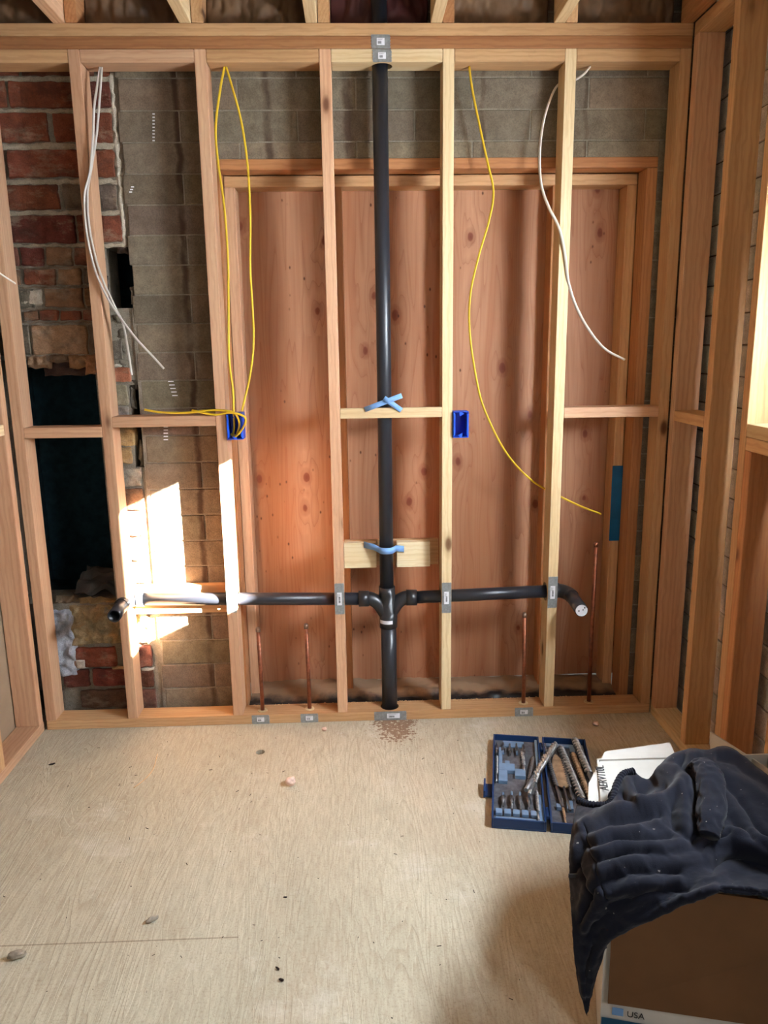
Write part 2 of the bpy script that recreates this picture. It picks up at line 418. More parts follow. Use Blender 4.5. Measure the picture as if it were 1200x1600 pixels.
o = box('floor', (-1.7, 1.75, -4.5, .62, -.05, 0), FLOOR); tag(o, kind='structure')
o.location.x = 0; o.location.y = 0
me = o.data
for v in me.vertices: v.co.x += .025; v.co.y += -1.94
o.location.z = 0
for v in me.vertices: v.co.z -= .05
bore(o, [((-.385, -.215, -.02), (0, 0, 1), .0165)])
void = box('dark_hole_backing', (-1.7, 1.7, -4.4, .60, -.16, -.14), SOOT_GLARE, o)  # dark slab added under the floor so the drilled hole reads black

def rects_minus(rects, hole):
    out = []
    hx0, hx1, hz0, hz1 = hole
    for (x0, x1, z0, z1) in rects:
        if x1 <= hx0 or x0 >= hx1 or z1 <= hz0 or z0 >= hz1: out.append((x0, x1, z0, z1)); continue
        if x0 < hx0: out.append((x0, hx0, z0, z1))
        if x1 > hx1: out.append((hx1, x1, z0, z1))
        a, b = max(x0, hx0), min(x1, hx1)
        if z0 < hz0: out.append((a, b, z0, hz0))
        if z1 > hz1: out.append((a, b, hz1, z1))
    return out
def block_wall(bm, lay, u0, u1, z0, z1, holes, joint0, put, colr, gap=.005, depth=.03):
    """stack-courses of 4 in. high, 16 in. long block in running bond; put(u0,u1,z0,z1) makes one"""
    CH = .10165; ztop = 2.341
    k = math.floor((z0-ztop)/CH)
    while ztop+k*CH < z1:
        a, b = max(z0, ztop+k*CH), min(z1, ztop+(k+1)*CH)
        odd = (k % 2 == 0)
        x = joint0 + (0 if odd else S/2) - 12*S
        while x < u1:
            c, d = max(u0, x), min(u1, x+S)
            if d-c > .012 and b-a > .01:
                rs = [(c+gap/2, d-gap/2, a+gap/2, b-gap/2)]
                for h in holes: rs = rects_minus(rs, h)
                cc = var(colr, .13)
                for r in rs:
                    if r[1]-r[0] > .008 and r[3]-r[2] > .006: put(r, cc)
            x += S
        k += 1
GREYB = lin(116, 104, 88)
WB = .118
HOLES = [(-.511, 1.080, -.1, 2.083)]
bm = bmesh.new(); lay = bm.loops.layers.float_color.new('Col')
def putb(r, c):
    j = random.uniform(0, .0015)
    vs = bm_box(bm, r[0], r[1], WB+j, WB+.19, r[2], r[3], .0022, 0, 1)
def putb(r, c):
    n0 = len(bm.faces); bm.faces.ensure_lookup_table()
    old = set(bm.faces)
    bm_box(bm, r[0], r[1], WB+random.uniform(0, .0015), WB+.19, r[2], r[3], .0022, 0, 1)
    setcol(bm, lay, [f for f in bm.faces if f not in old], c)
block_wall(bm, lay, -.812, 1.42, -.05, 2.66, HOLES, -.60, putb, GREYB)
back = link('wall_back', bm, BLOCK); tag(back, kind='structure')

# mortar behind the block faces, cut round the same opening, the firebox and the chases
bm = bmesh.new(); lay = bm.loops.layers.float_color.new('Col')
rs = [(-1.45, 1.42, -.05, 2.66)]
CH_ = [(-.905, -.80, 1.585, 1.797), (-.850, -.814, 1.0, 1.31), (-1.36, -.968, .470, 1.405)]
for h in HOLES+CH_: rs = rects_minus(rs, h)
for r in rs: bm_box(bm, r[0], r[1], WB+.0035 if r[0] > -.83 else WB+.012, WB+.19, r[2], r[3])
setcol(bm, lay, bm.faces, lin(134, 126, 112))
link('mortar_bed', bm, MORT, back)

# firebox and flue cavity behind the brick
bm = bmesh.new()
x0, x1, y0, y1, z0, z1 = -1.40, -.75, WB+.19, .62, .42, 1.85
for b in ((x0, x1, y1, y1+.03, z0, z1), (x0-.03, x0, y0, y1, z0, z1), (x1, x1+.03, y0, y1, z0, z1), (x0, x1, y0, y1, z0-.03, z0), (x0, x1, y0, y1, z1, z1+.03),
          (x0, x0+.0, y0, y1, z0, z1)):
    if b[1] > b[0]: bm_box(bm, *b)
link('fireplace_cavity', bm, SOOT_GLARE, back)
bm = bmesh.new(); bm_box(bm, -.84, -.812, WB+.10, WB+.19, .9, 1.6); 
link('chase_lining', bm, SOOT_GLARE, back)

# old brick to the left: rows (z top, z bottom, [(x0, x1, colour)])
RED = lin(118, 68, 50); REDD = lin(102, 64, 50); GR1 = lin(106, 96, 84); TAN = lin(128, 98, 74); PINKB = lin(128, 84, 70); YELB = lin(176, 144, 98); MAR = lin(98, 54, 46)
bm = bmesh.new(); lay = bm.loops.layers.float_color.new('Col')
def rough_brick(x0, x1, z0, z1, c, prot=0.0, jag=.0048, dep=.06, y0=None):
    old = set(bm.faces)
    y = (WB if y0 is None else y0)-prot
    bm_box(bm, x0, x1, y, y+dep, z0, z1, .0045, 0, 2)
    new = [f for f in bm.faces if f not in old]
    es = list({e for f in new for e in f.edges if e.calc_length() > .03})
    bmesh.ops.subdivide_edges(bm, edges=es, cuts=11, use_grid_fill=True)
    new = [f for f in bm.faces if f not in old]
    vs = {v for f in new for v in f.verts}
    for v in vs:
        p = v.co*23; q = noise.noise_vector(p)+noise.noise_vector(v.co*61)*.6
        v.co.x += q.x*jag; v.co.z += q.z*jag; v.co.y += noise.noise(v.co*40)*jag*1.3
    setcol(bm, lay, new, c)
rows = [
 (2.44, 2.352, [(-1.36, -1.13, RED), (-1.12, -.88, REDD), (-.87, -.822, RED)]),
 (2.332, 2.252, [(-1.4, -1.18, RED), (-1.17, -.95, RED), (-.94, -.828, MAR)]),
 (2.232, 2.142, [(-1.30, -1.05, RED), (-1.03, -.90, RED), (-.89, -.832, RED)]),
 (2.117, 2.028, [(-1.38, -1.21, REDD), (-1.20, -.93, RED), (-.92, -.834, RED)]),
 (2.003, 1.922, [(-1.26, -1.036, RED), (-1.02, -.90, GR1), (-.89, -.836, GR1)]),
 (1.902, 1.812, [(-1.38, -1.23, RED), (-1.22, -.99, MAR), (-.98, -.830, RED)]),
 (1.795, 1.735, [(-1.30, -1.20, PINKB), (-1.19, -1.112, MAR), (-1.10, -1.01, TAN), (-1.0, -.915, PINKB)]),
 (1.722, 1.668, [(-1.30, -1.20, TAN), (-1.185, -1.075, RED), (-1.065, -.985, TAN), (-.975, -.915, GR1)]),
 (1.655, 1.590, [(-1.30, -1.16, GR1), (-1.12, -.985, TAN), (-.975, -.915, TAN)]),
 (1.578, 1.545, [(-1.20, -1.15, TAN), (-1.14, -1.08, RED), (-1.07, -1.00, RED), (-.99, -.93, PINKB)]),
 (1.528, 1.425, [(-1.31, -1.19, GR1), (-1.18, -.985, lin(142, 118, 92)), (-.975, -.93, GR1)]),
]
for zt, zb, items in rows:
    for (a, b, c) in items: rough_brick(a, b, zb, zt, var(c, .12), random.uniform(0, .004))
# beside the firebox and the chases
for (a, b, zb, zt, c) in [(-.925, -.86, 1.40, 1.47, GR1), (-.90, -.84, 1.322, 1.372, lin(170, 108, 82)), (-.925, -.856, 1.235, 1.31, lin(140, 130, 108)), (-.925, -.856, 1.165, 1.228, lin(146, 138, 124)),
     (-.925, -.845, 1.085, 1.158, YELB), (-.925, -.86, 1.02, 1.078, YELB), (-.925, -.83, .93, 1.0, lin(150, 146, 128)), (-.925, -.83, .84, .92, TAN), (-.925, -.83, .74, .83, PINKB), (-.925, -.83, .64, .73, TAN), (-.925, -.83, .55, .63, GR1), (-.925, -.83, .48, .54, TAN),
     (-.95, -.845, .20, .29, PINKB), (-.94, -.845, .115, .185, REDD), (-.95, -.845, .02, .10, PINKB)]:
    rough_brick(a, b, zb, zt, var(c, .08), random.uniform(0, .004))
# below the firebox
for (a, b, zb, zt, c) in [(-1.155, -.985, .205, .285, lin(132, 76, 60)), (-1.20, -1.10, .122, .195, MAR), (-1.085, -.955, .122, .195, lin(120, 66, 56)), (-1.14, -.955, .03, .105, lin(98, 74, 62)), (-1.35, -1.21, .03, .11, GR1)]:
    rough_brick(a, b, zb, zt, var(c, .05), .002)
link('brick_patch', bm, BRICK, back)

def lump(name, x0, x1, z0, z1, y, amp, c, parent, res=.006, seed=0.0, mat=MORT, thick=.05, freq=20):
    """rough trowelled or broken face"""
    bm = bmesh.new(); lay = bm.loops.layers.float_color.new('Col')
    nx, nz = max(4, int((x1-x0)/res)), max(4, int((z1-z0)/res)); g = []
    for i in range(nx+1):
        col = []
        for j in range(nz+1):
            x, z = x0+(x1-x0)*i/nx, z0+(z1-z0)*j/nz
            e = min(i, nx-i, j, nz-j)/3.0
            h = noise.fractal(Vector((x*freq+seed, z*freq, seed)), 1.0, 2.1, 5)
            ee = .008*noise.noise(Vector((x*40, z*40, seed+5)))
            col.append(bm.verts.new((x+(ee if e < 1 else 0), y-(h*amp if e >= 1 else -thick*(1-e)), z+(ee if e < 1 else 0))))
        g.append(col)
    for i in range(nx):
        for j in range(nz): f = bm.faces.new((g[i][j], g[i+1][j], g[i+1][j+1], g[i][j+1])); f.smooth = True
    bmesh.ops.recalc_face_normals(bm, faces=bm.faces)
    setcol(bm, lay, bm.faces, c)
    return link(name, bm, mat, parent)
lump('rubble_fill', -1.16, -.835, .292, .470, WB-.004, .030, lin(150, 134, 104), back, seed=1, freq=15, res=.004)
lump('plaster_patch', -1.235, -1.125, .16, .455, WB-.010, .026, lin(160, 164, 172), back, seed=3)
lump('plaster_patch', -1.16, -1.09, .185, .255, WB-.006, .008, lin(196, 188, 176), back, seed=5)
lump('mortar_smear', -1.02, -.93, .175, .215, WB-.006, .007, lin(206, 182, 142), back, seed=7)
lump('mortar_smear', -.905, -.83, .168, .205, WB-.006, .007, lin(200, 188, 170), back, seed=8)
lump('rubble_fill', -.925, -.835, 1.31, 1.58, WB+.020, .034, lin(94, 86, 74), back, seed=9, freq=26)
lump('rubble_fill', -.915, -.85, 1.36, 1.40, WB+.0, .010, lin(196, 186, 170), back, seed=11)
for k, (a, b, c_, d_) in enumerate([(-1.22, -1.13, 1.375, 1.43), (-1.15, -1.05, 1.392, 1.432), (-1.07, -.98, 1.372, 1.43), (-1.01, -.93, 1.35, 1.43), (-1.215, -1.14, .462, .492), (-1.12, -.95, .458, .484)]):
    lump('broken_edge', a, b, c_, d_, WB+.004, .016, (lin(138, 112, 88), lin(118, 100, 84), lin(150, 118, 88), lin(168, 128, 98), lin(120, 104, 84), lin(150, 128, 92))[k], back, seed=50+k, freq=34, res=.004, thick=.03)
for k, (a, b, c_, d_) in enumerate([(-.925, -.897, 1.60, 1.70), (-.925, -.902, 1.70, 1.80), (-.86, -.812, 1.775, 1.805), (-.822, -.805, 1.60, 1.66), (-.858, -.832, 1.22, 1.31), (-.838, -.812, 1.0, 1.10), (-.85, -.81, 1.29, 1.34), (-.825, -.808, 1.40, 1.50)]):
    lump('broken_edge', a, b, c_, d_, WB+.010, .016, (lin(70, 60, 54), lin(110, 76, 62), lin(76, 62, 54), lin(140, 132, 120), lin(92, 86, 74), lin(128, 116, 96), lin(80, 70, 60), lin(96, 88, 76))[k], back, seed=60+k, freq=40, res=.004, thick=.02)
lump('rubble_fill', -1.18, -.935, 1.345, 1.425, WB+.075, .020, lin(84, 66, 58), back, seed=13, thick=.01)
lump('mortar_smear', -1.22, -1.12, 1.585, 1.665, WB-.004, .009, lin(176, 164, 146), back, seed=15)
lump('mortar_smear', -1.17, -1.10, 1.735, 1.762, WB-.004, .008, lin(178, 168, 150), back, seed=16)
# whitish bed joints standing proud between the red rows
for k, (z, zh) in enumerate([(2.342, .012), (2.242, .010), (2.129, .014), (2.015, .012), (1.912, .010), (1.803, .008)]):
    lump('bed_joint', -1.40, -.822, z-zh, z+zh, WB+.004, .005, lin(178, 166, 144), back, seed=20+k, thick=.01, freq=30, res=.005)
for k, z in enumerate((1.728, 1.661, 1.584, 1.537)):
    lump('bed_joint', -1.35, -.93, z-.008, z+.008, WB+.006, .007, lin(126, 110, 92), back, seed=30+k, thick=.01, freq=30, res=.005)
lump('bed_joint', -.834, -.816, 1.80, 2.36, WB+.002, .007, lin(186, 176, 158), back, seed=40, thick=.01, freq=30, res=.005)

bm = bmesh.new()
def bars(px, py, n, dx, dy, w_, h_):
    for k in range(n):
        p = U(px+dx*k, py+dy*k, Y=WB-.001); bm_box(bm, p.x-w_/2, p.x+w_/2, WB-.0012, WB+.0005, p.z-h_/2, p.z+h_/2)
bars(240, 178, 9, .0, 5.2, .008, .004); bars(267, 596, 5, 1.6, 5.5, .020, .004); bars(259, 667, 5, 0, 5.0, .016, .004); bars(204, 300, 3, 1.5, -4, .010, .004)
o = link('paint_marks', bm, LABELW, back); o['kind'] = 'stuff'
# right masonry wall: its window, and a second opening added for fill light
W1 = (-1.550, -.585, 1.205, 1.90); W2 = (-3.44, -2.60, 1.18, 2.06)
bm = bmesh.new(); lay = bm.loops.layers.float_color.new('Col')
def putr(r, c):
    old = set(bm.faces)
    bm_box(bm, 1.247, 1.42, r[0], r[1], r[2], r[3], .005, 0, 2)
    setcol(bm, lay, [f for f in bm.faces if f not in old], c)
block_wall(bm, lay, -4.5, WB, -.05, 2.66, [W1, W2], -.10, putr, lin(222, 219, 212))
wr = link('wall_right', bm, masonry('right_block_face')); tag(wr, kind='structure')
bm = bmesh.new(); lay = bm.loops.layers.float_color.new('Col'); rs = [(-4.5, WB, -.05, 2.66)]
for h in (W1, W2): rs = rects_minus(rs, h)
for r in rs: bm_box(bm, 1.254, 1.415, r[0], r[1], r[2], r[3])
setcol(bm, lay, bm.faces, lin(120, 112, 100)); link('mortar_bed', bm, MORT, wr)

# left wall: sheathing behind its studs
o = box('wall_left', (-1.36, -1.335, -4.5, WB, 0, 2.66), ROOMW); tag(o, kind='structure')
# rear wall with an opening added for the rear fill lamp
bm = bmesh.new()
for r in rects_minus([(-1.36, 1.42, 0, 2.66)], (-.80, .1, 1.25, 2.05)): bm_box(bm, r[0], r[1], -4.42, -4.38, r[2], r[3])
tag(link('wall_rear', bm, ROOMW), kind='structure')
# ceiling deck
o = box('ceiling', (-1.45, 1.42, -4.5, .62, 2.655, 2.675), ROOMW); tag(o, kind='structure')
# unseen walls added to block all but a slot of the sun
for (a, b) in ((-2.96, 7.0), (-12.0, -3.50)):
    o = box('sun_blocker_wall', (4.0, 4.3, a, b, -.5, 6.5), OUTW); tag(o, kind='structure')
    
# dusty plastic behind the bottom plate
bm = bmesh.new(); g = []; nx, ny = 220, 28
for i in range(nx+1):
    x = -.470+1.51*i/nx; col = []
    for j in range(ny+1):
        t = j/ny; y = .094+t*.198
        h = .052*min(1, t*1.5)**.7*(.8+.35*noise.noise(Vector((x*2.3, 0, 2)))) - .012*(1-t)
        h += .014*noise.noise(Vector((x*6+y*9, y*22, 1)))*(1 if t < .8 else .5) + .005*noise.noise(Vector((x*34, y*50, 4))) + .012*max(0, noise.noise(Vector((x*9-y*14, y*7, 6))))
        col.append(bm.verts.new((x, y, max(.001, h))))
    g.append(col)
for i in range(nx):
    for j in range(ny): bm.faces.new((g[i][j], g[i+1][j], g[i+1][j+1], g[i][j+1])).smooth = True
o = link('plastic_membrane', bm, MEMB); tag(o, 'dusty black plastic sheet lying behind the bottom plate of the plumbing wall', 'plastic sheet')
# ------------------------------------------------------------------ the framed plumbing wall
PR = .0262; PCX = .0925; PY = .045; HZ = .492
SG = 'studs of the plumbing wall'
def hz(x):   # the branch drains fall gently to the tee
    return .486+.024*abs(x-.095)
def stud(x, mat, label, cuts=()):
    return board('wall_stud', x-T/2, x+T/2, 0, D, T, 2.391, mat, label, 'stud', SG, cuts=cuts)
stud(XZ, FIRP, 'leftmost stud of the plumbing wall, against the left corner post')
stud(XA, FIRP, 'stud in front of the brick with the white cables hanging over it', )
stud(XB, FIRP, 'stud carrying the blue box with yellow cable loops', [((XB, PY, hz(XB)), (1, 0, 0), .032)])
stud(XC, FIRP, 'pinkish stud just left of the black vent stack', [((XC, PY, hz(XC)), (1, 0, 0), .032)])
stud(XD, FIRY, 'pale stud right of the vent stack with the empty blue box on it', [((XD, PY, hz(XD)), (1, 0, 0), .032)])
stud(XE, FIRY, 'pale stud the white cable crosses, where the right drain pipe passes through', [((XE, PY, hz(XE)), (1, 0, 0), .036)])
stud(XF, FIR, 'end stud of the plumbing wall in the right corner')

X0, X1 = -1.2345, 1.1277
vent_hole = [((PCX+.006, PY, 2.41), (0, 0, 1), .0345)]
cc = [((-.405, .036, .019), (0, 0, 1), .012), ((-.220, .040, .019), (0, 0, 1), .012), ((.631, .036, .019), (0, 0, 1), .012), ((.893, .032, .019), (0, 0, 1), .012), ((.0975, PY, .019), (0, 0, 1), .036)]
board('bottom_plate', X0, X1, 0, D, 0, T, FIR, 'long bottom plate of the plumbing wall lying on the floor', 'wall plate', cuts=cc)
board('top_plate', X0-.12, X1, 0, D, 2.391, 2.429, FIRR, 'lower long top plate directly above the stud heads', 'wall plate', 'doubled top plates', cuts=[((PCX, PY, 2.41), (0, 0, 1), .0345)])
board('top_plate', X0-.12, GR-.002, 0, D, 2.429, 2.467, FIR, 'upper long top plate that the ceiling joists rest on', 'wall plate', 'doubled top plates', cuts=[((PCX, PY, 2.448), (0, 0, 1), .0345)])
xs = [XZ, XA, XB, XC, XD, XE, XF]
tl = ['left of the cable draped stud', 'above the two white cables', 'with the yellow cable loop hanging from it', 'that the black vent stack passes through', 'with a single yellow cable hanging from it', 'with a white cable coming out of it']
for i in range(6):
    cut = vent_hole if i == 3 else ()
    cut = [((p[0], p[1], 2.37), a, r) for p, a, r in cut]
    board('top_blocking', xs[i]+T/2+.0006, xs[i+1]-T/2-.0006, 0, D, 2.351, 2.3905, (FIR, FIRP, FIR, FIRY, FIR, FIR)[i], 'short block under the top plates '+tl[i], 'blocking', 'blocks between the stud heads', cuts=cut)
# mid-height blocks
BG = 'horizontal blocks between studs'
board('wall_blocking', XZ+T/2, XA-T/2, 0, D, 1.132, 1.170, FIRP, 'block crossing the dark fireplace hole', 'blocking', BG)
board('wall_blocking', XA+T/2, XB-T/2, 0, D, 1.166, 1.204, FIRP, 'block with a loose yellow cable end lying along it', 'blocking', BG)
board('wall_blocking', XC+T/2, XD-T/2, 0, .0155, 1.184, 1.221, FIRY, 'block behind the crossed blue strap of the vent stack', 'blocking', BG)
board('wall_blocking', XE+T/2, XF-T/2, 0, D, 1.173, 1.211, FIRP, 'block between the last two studs at the right corner', 'blocking', BG)
board('wall_blocking', XA+T/2, XB-T/2, .0735, D+.022, .437, .548, FIR, 'sunlit board behind the left drain pipe in front of the masonry', 'blocking', BG)
board('wall_blocking', XC+T/2, .055, .0735, D+.020, .602, .702, PINE, 'pine scrap coloured as if lit, left of the strapped stack', 'blocking', BG)
board('wall_blocking', .133, .262, .0735, D+.020, .602, .702, PINE, 'pine scrap coloured as if lit, right of the strapped stack', 'blocking', BG)
board('wall_blocking', -.068, .2975, D+.0205, D+.0395+.002, .600, .704, FIR, 'red brown board behind the two pine scraps', 'blocking', BG)

# framed infill of the old opening
Y1, Y2, Y3 = WB, WB+.089, WB+.178
IG = 'framing of the infilled opening'
board('opening_header', -.511, 1.080, Y1-.0, Y2-.001, 2.045+.002, 2.083, FIRR, 'outer header board under the grey blocks', 'header', IG)
board('opening_header', -.473, 1.041, Y2, Y3, 2.007, 2.045, FIR, 'inner header board over the plywood panel', 'header', IG)
board('opening_jamb', -.511, -.4735, Y1, Y2-.001, 0, 2.046, FIRR, 'outer left jamb of the infilled opening behind the blue box stud', 'jamb', IG)
board('opening_jamb', 1.0415, 1.080, Y1, Y2-.001, 0, 2.046, FIRR, 'outer dark right jamb of the infilled opening', 'jamb', IG)
board('opening_jamb', -.473, -.435, Y2, Y3, .03, 2.0065, FIRP, 'inner left jamb board beside the plywood panel', 'jamb', IG)
board('opening_jamb', 1.003, 1.041, Y2, Y3, .03, 2.0065, FIR, 'inner right jamb board with blue film on it', 'jamb', IG)
lb = ['plywood backing stud hiding behind the pinkish stud', 'plywood backing stud hiding behind the pale stud with the empty box', 'plywood backing stud behind the stud the white cable crosses']
for i in range(3):
    x = -.473+S*(i+1)
    board('backing_stud', x-T/2, x+T/2, Y2, Y3, .03, 2.0065, FIRR, lb[i], 'stud', IG)
bm = bmesh.new(); bm_box(bm, -.511, 1.08, Y3, Y3+.012, .04, 2.083)
o = link('plywood_panel', bm, PLY); tag(o, 'large knotty reddish plywood panel closing the old opening', 'plywood panel')
o = box('blue_film', (.984, 1.030, Y2-.003, Y2-.0005, .655, .962), TAPE, bev=.0008)
o.location.x = 1.023; tag(o, 'strip of blue plastic film on the inner right jamb', 'plastic film')

# ------------------------------------------------------------------ side walls framing
LG, RG = 'framing of the left wall', 'framing of the right wall'
board('side_stud', GL-D, GL, -.044, -.006, T, 2.425, FIRP, 'left wall corner stud with a pale edge', 'stud', LG)
board('side_stud', GL-D, GL, -.372, -.334, T, 2.425, FIR, 'left wall stud at the left edge of the picture', 'stud', LG)
for y in (-.75, -1.15, -1.55, -1.95): board('side_stud', GL-D, GL, y-T, y, T, 2.425, FIR, 'left wall stud nearer the camera than the picture edge', 'stud', LG)
board('side_plate', GL-D, GL, -4.35, -.0005, 0, T, FIRP, 'bottom plate of the left wall', 'wall plate', LG)
board('side_plate', GL-D, GL, -4.35, -.0005, 2.4255, 2.4665, FIR, 'top plate of the left wall', 'wall plate', LG)
board('side_blocking', GL-D, GL, -.333, -.045, 1.150, 1.188, FIRY, 'block at mid height in the left wall', 'blocking', LG)
board('side_stud', GR, GR+D, -.040, -.002, T, 2.425, FIRP, 'right wall corner stud in front of the grey blocks', 'stud', RG)
board('side_stud', GR, GR+D, -.322, -.284, T, 2.425, FIR, 'broad right wall stud running the full height near the corner', 'stud', RG)
board('side_stud', GR, GR+D, -.567, -.529, T, 2.425, FIR, 'window side stud of the right wall lit by daylight', 'stud', RG)
board('side_stud', GR, GR+D, -.606, -.568, T, 1.124, FIRR, 'short orange stud under the window sill', 'stud', RG)
board('side_stud', GR, GR+D, -.860, -.822, T, 1.124, FIR, 'short stud under the sill at the right edge of the picture', 'stud', RG)
for y in (-1.26,): board('side_stud', GR, GR+D, y-T, y, T, 1.124, FIR, 'short stud under the sill past the picture edge', 'stud', RG)
for y in (-1.552, -1.90, -2.56, -3.44, -3.9): board('side_stud', GR, GR+D, y-T, y, T, 2.425, FIR, 'right wall stud nearer the camera than the picture edge', 'stud', RG)
board('side_plate', GR, GR+D, -4.35, -.0005, 0, T, FIRY, 'bottom plate of the right wall', 'wall plate', RG)
board('side_plate', GR, GR+D, -4.35, -.0005, 2.4255, 2.4665, FIR, 'top plate of the right wall', 'wall plate', RG)
board('side_blocking', GR, GR+D, -.283, -.041, 1.161, 1.199, FIR, 'block at mid height in the right wall by the corner', 'blocking', RG)
board('window_sill_plate', GR, GR+D, -1.551, -.568, 1.1645, 1.203, FIRY, 'upper board of the doubled window sill', 'sill', RG)
board('window_sill_plate', GR, GR+D, -1.551, -.568, 1.1245, 1.1635, FIR, 'lower board of the doubled window sill', 'sill', RG)
board('window_header', GR, GR+D, -1.551, -.568, 1.905, 2.04, FIR, 'header board over the right window', 'header', RG)
tag(box('trim_board', (GR+.01, GR+D-.01, -1.55, -.5685, 2.0405, 2.062), WHITEB), 'white strip on top of the window header', 'trim board')
# window_1: timber frame and clear pane on the outside of the masonry
def window(name, y0, y1, z0, z1):
    bm = bmesh.new(); f = .022
    for b in ((y0, y0+f, z0, z1), (y1-f, y1, z0, z1), (y0+f, y1-f, z0, z0+f), (y0+f, y1-f, z1-f, z1)): bm_box(bm, 1.385, 1.412, b[0], b[1], b[2], b[3])
    tag(link(name, bm, WHITEB), kind='structure')
window('window_1', W1[0], W1[1], W1[2], W1[3]); window('added_fill_window', W2[0], W2[1], W2[2], W2[3])  # the second frame is made up, around the side fill lamp

# ------------------------------------------------------------------ ceiling joists, insulation
JG = 'ceiling joists'; JH = .184
jn = ['at the far left', 'second from the left', 'left of the vent stack', 'right of the vent stack', 'second from the right corner']
for i, (a, lap) in enumerate([(-.960, 1), (-.557, 1), (-.149, 1), (.258, 1), (.664, 1)]):
    board('ceiling_joist', a, a+T, -4.35, .012, 2.4675, 2.4675+JH, (FIRP, FIRY, FIRY, FIRY, FIRY)[i], 'room side ceiling joist '+jn[i], 'joist', JG)
    board('joist_tail', a+T+.002, a+2*T+.002, -.0, .60, 2.4675, 2.4675+JH, (FIRR, FIR, FIR, FIRR, FIR)[i], 'joist end lapped beside the joist '+jn[i], 'joist', 'lapped joist ends over the top plate')
board('ceiling_joist', 1.088, GR-.002, -4.35, .012, 2.4675, 2.4675+JH, FIRR, 'ceiling joist along the right wall', 'joist', JG)
bays = [(-1.38, -.962), (-.880, -.559), (-.477, -.151), (-.069, .256), (.338, .662), (.744, 1.086)]
bl = ['left of the far left joist', 'over the brick and block joint', 'over the yellow cable loop', 'behind the vent stack', 'right of the vent stack', 'at the right corner']
for i, (a, b) in enumerate(bays):
    bm = bmesh.new(); g = []; nx, nz = 60, 30; yb = .062 if i != 3 else .075
    for p in range(nx+1):
        x = a+(b-a)*p/nx; col = []
        for q in range(nz+1):
            z = 2.469+.184*q/nz
            y = min(.106, yb+.020*(1-math.sin(PI*p/nx))+.022*noise.fractal(Vector((x*10+i, z*7, i*3.1)), 1.0, 2.0, 4)+.016*abs(noise.noise(Vector((x*26, z*14, i)))))
            col.append(bm.verts.new((x, y, z)))
        g.append(col)
    for p in range(nx):
        for q in range(nz): bm.faces.new((g[p][q], g[p+1][q], g[p+1][q+1], g[p][q+1])).smooth = True
    bmesh.ops.recalc_face_normals(bm, faces=bm.faces)
    o = link('insulation_batt', bm, PAPERR if i == 3 else PAPER)
    md = o.modifiers.new('s', 'SOLIDIFY'); md.thickness = .006; md.offset = 1
    tag(o, 'wrinkled paper faced insulation between joists '+bl[i], 'insulation', 'insulation batts above the top plate')

# ------------------------------------------------------------------ vent stack and drains
st = thing('vent_stack', 'tall black plastic vent stack rising through the middle of the framed wall', 'pipe', (.097, PY, 0))
def P(x, y, z): return Vector((x, y, z))-Vector((.097, PY, 0))
pipe('upper_pipe', [P(PCX, PY, .52), P(PCX, PY, 1.5), P(PCX-.001, PY, 2.651)], PR, ABS, st)
pipe('lower_pipe', [P(.0975, PY, .001), P(.0975, PY, .40)], .030, ABS, st)
bm = bmesh.new()
sweep(bm, [P(.097, PY, .372), P(.097, PY, .43), P(.097, PY, .4305), P(.095, PY, .50), P(.0925, PY, .5005), P(.0925, PY, .535)], [.0345, .0345, .032, .0305, .031, .031], 28)
for s in (-1, 1):
    zt = hz(.095+s*.10)
    path = cr([P(.095+s*.105, PY, zt), P(.095+s*.065, PY, zt-.001), P(.095+s*.035, PY, zt-.022), P(.095+s*.008, PY, zt-.065)], 8)
    sweep(bm, path, .0262, 24)
    sweep(bm, [P(.095+s*.112, PY, zt), P(.095+s*.072, PY, zt)], .0305, 24)
bmesh.ops.recalc_face_normals(bm, faces=bm.faces)
link('double_tee_fitting', bm, ABSH, st, smooth=False)
for p_ in st.children[-1].data.polygons: pass
bm = bmesh.new(); sweep(bm, [Vector((0, 0, 0)), Vector((0, 0, .014))], .0353, 28, caps=False)
bmesh.ops.delete(bm, geom=[v for v in bm.verts if v.co.y > -.012 or v.co.x > .022], context='VERTS')
o = link('pipe_sticker', bm, LABELW, st); o.location = P(.0965, PY, .393)
def drain(s, xe, ys, label):
    x0 = .095+s*.100
    r = thing('branch_drain', label, 'pipe', (x0, PY, hz(x0)))
    o0 = Vector((x0, PY, hz(x0)))
    zE = hz(xe)
    pipe('drain_pipe', [Vector((0, 0, 0)), Vector((xe-s*.035, PY, hz(xe-s*.035)))-o0], .0242, ABS, r)
    bm = bmesh.new()
    path = cr([Vector((xe-s*.060, PY, zE)), Vector((xe-s*.03, PY, zE)), Vector((xe-s*.008, PY-.012, zE-.002)), Vector((xe+s*.006, PY-.035, zE-.004)), Vector((xe+s*.010, PY-.060, zE-.006))], 8)
    sweep(bm, [p-o0 for p in path], .027, 24); sweep(bm, [p-o0 for p in path[:10]], .030, 24)
    bmesh.ops.recalc_face_normals(bm, faces=bm.faces)
    link('elbow', bm, ABSH, r)
    pipe('stub_out', [Vector((xe+s*.008, PY-.045, zE-.004))-o0, Vector((xe+s*.008, ys, zE-.013))-o0], .0242, ABS, r)
    return r, o0, zE
drain(-1, -.893, -.110, 'left black branch drain ending in an open sunlit stub')
r, o0, zE = drain(1, .785, -.150, 'right black branch drain ending in a capped stub')
bm = bmesh.new(); sweep(bm, [Vector((0, .006, 0)), Vector((0, -.001, 0))], .0222, 24); sweep(bm, [Vector((0, -.0005, 0)), Vector((0, -.004, 0))], [.0222, .0215], 24, caps=False)
o = link('white_test_cap', bm, LABELW, r); o.location = Vector((.793, -.1495, zE-.013))-o0
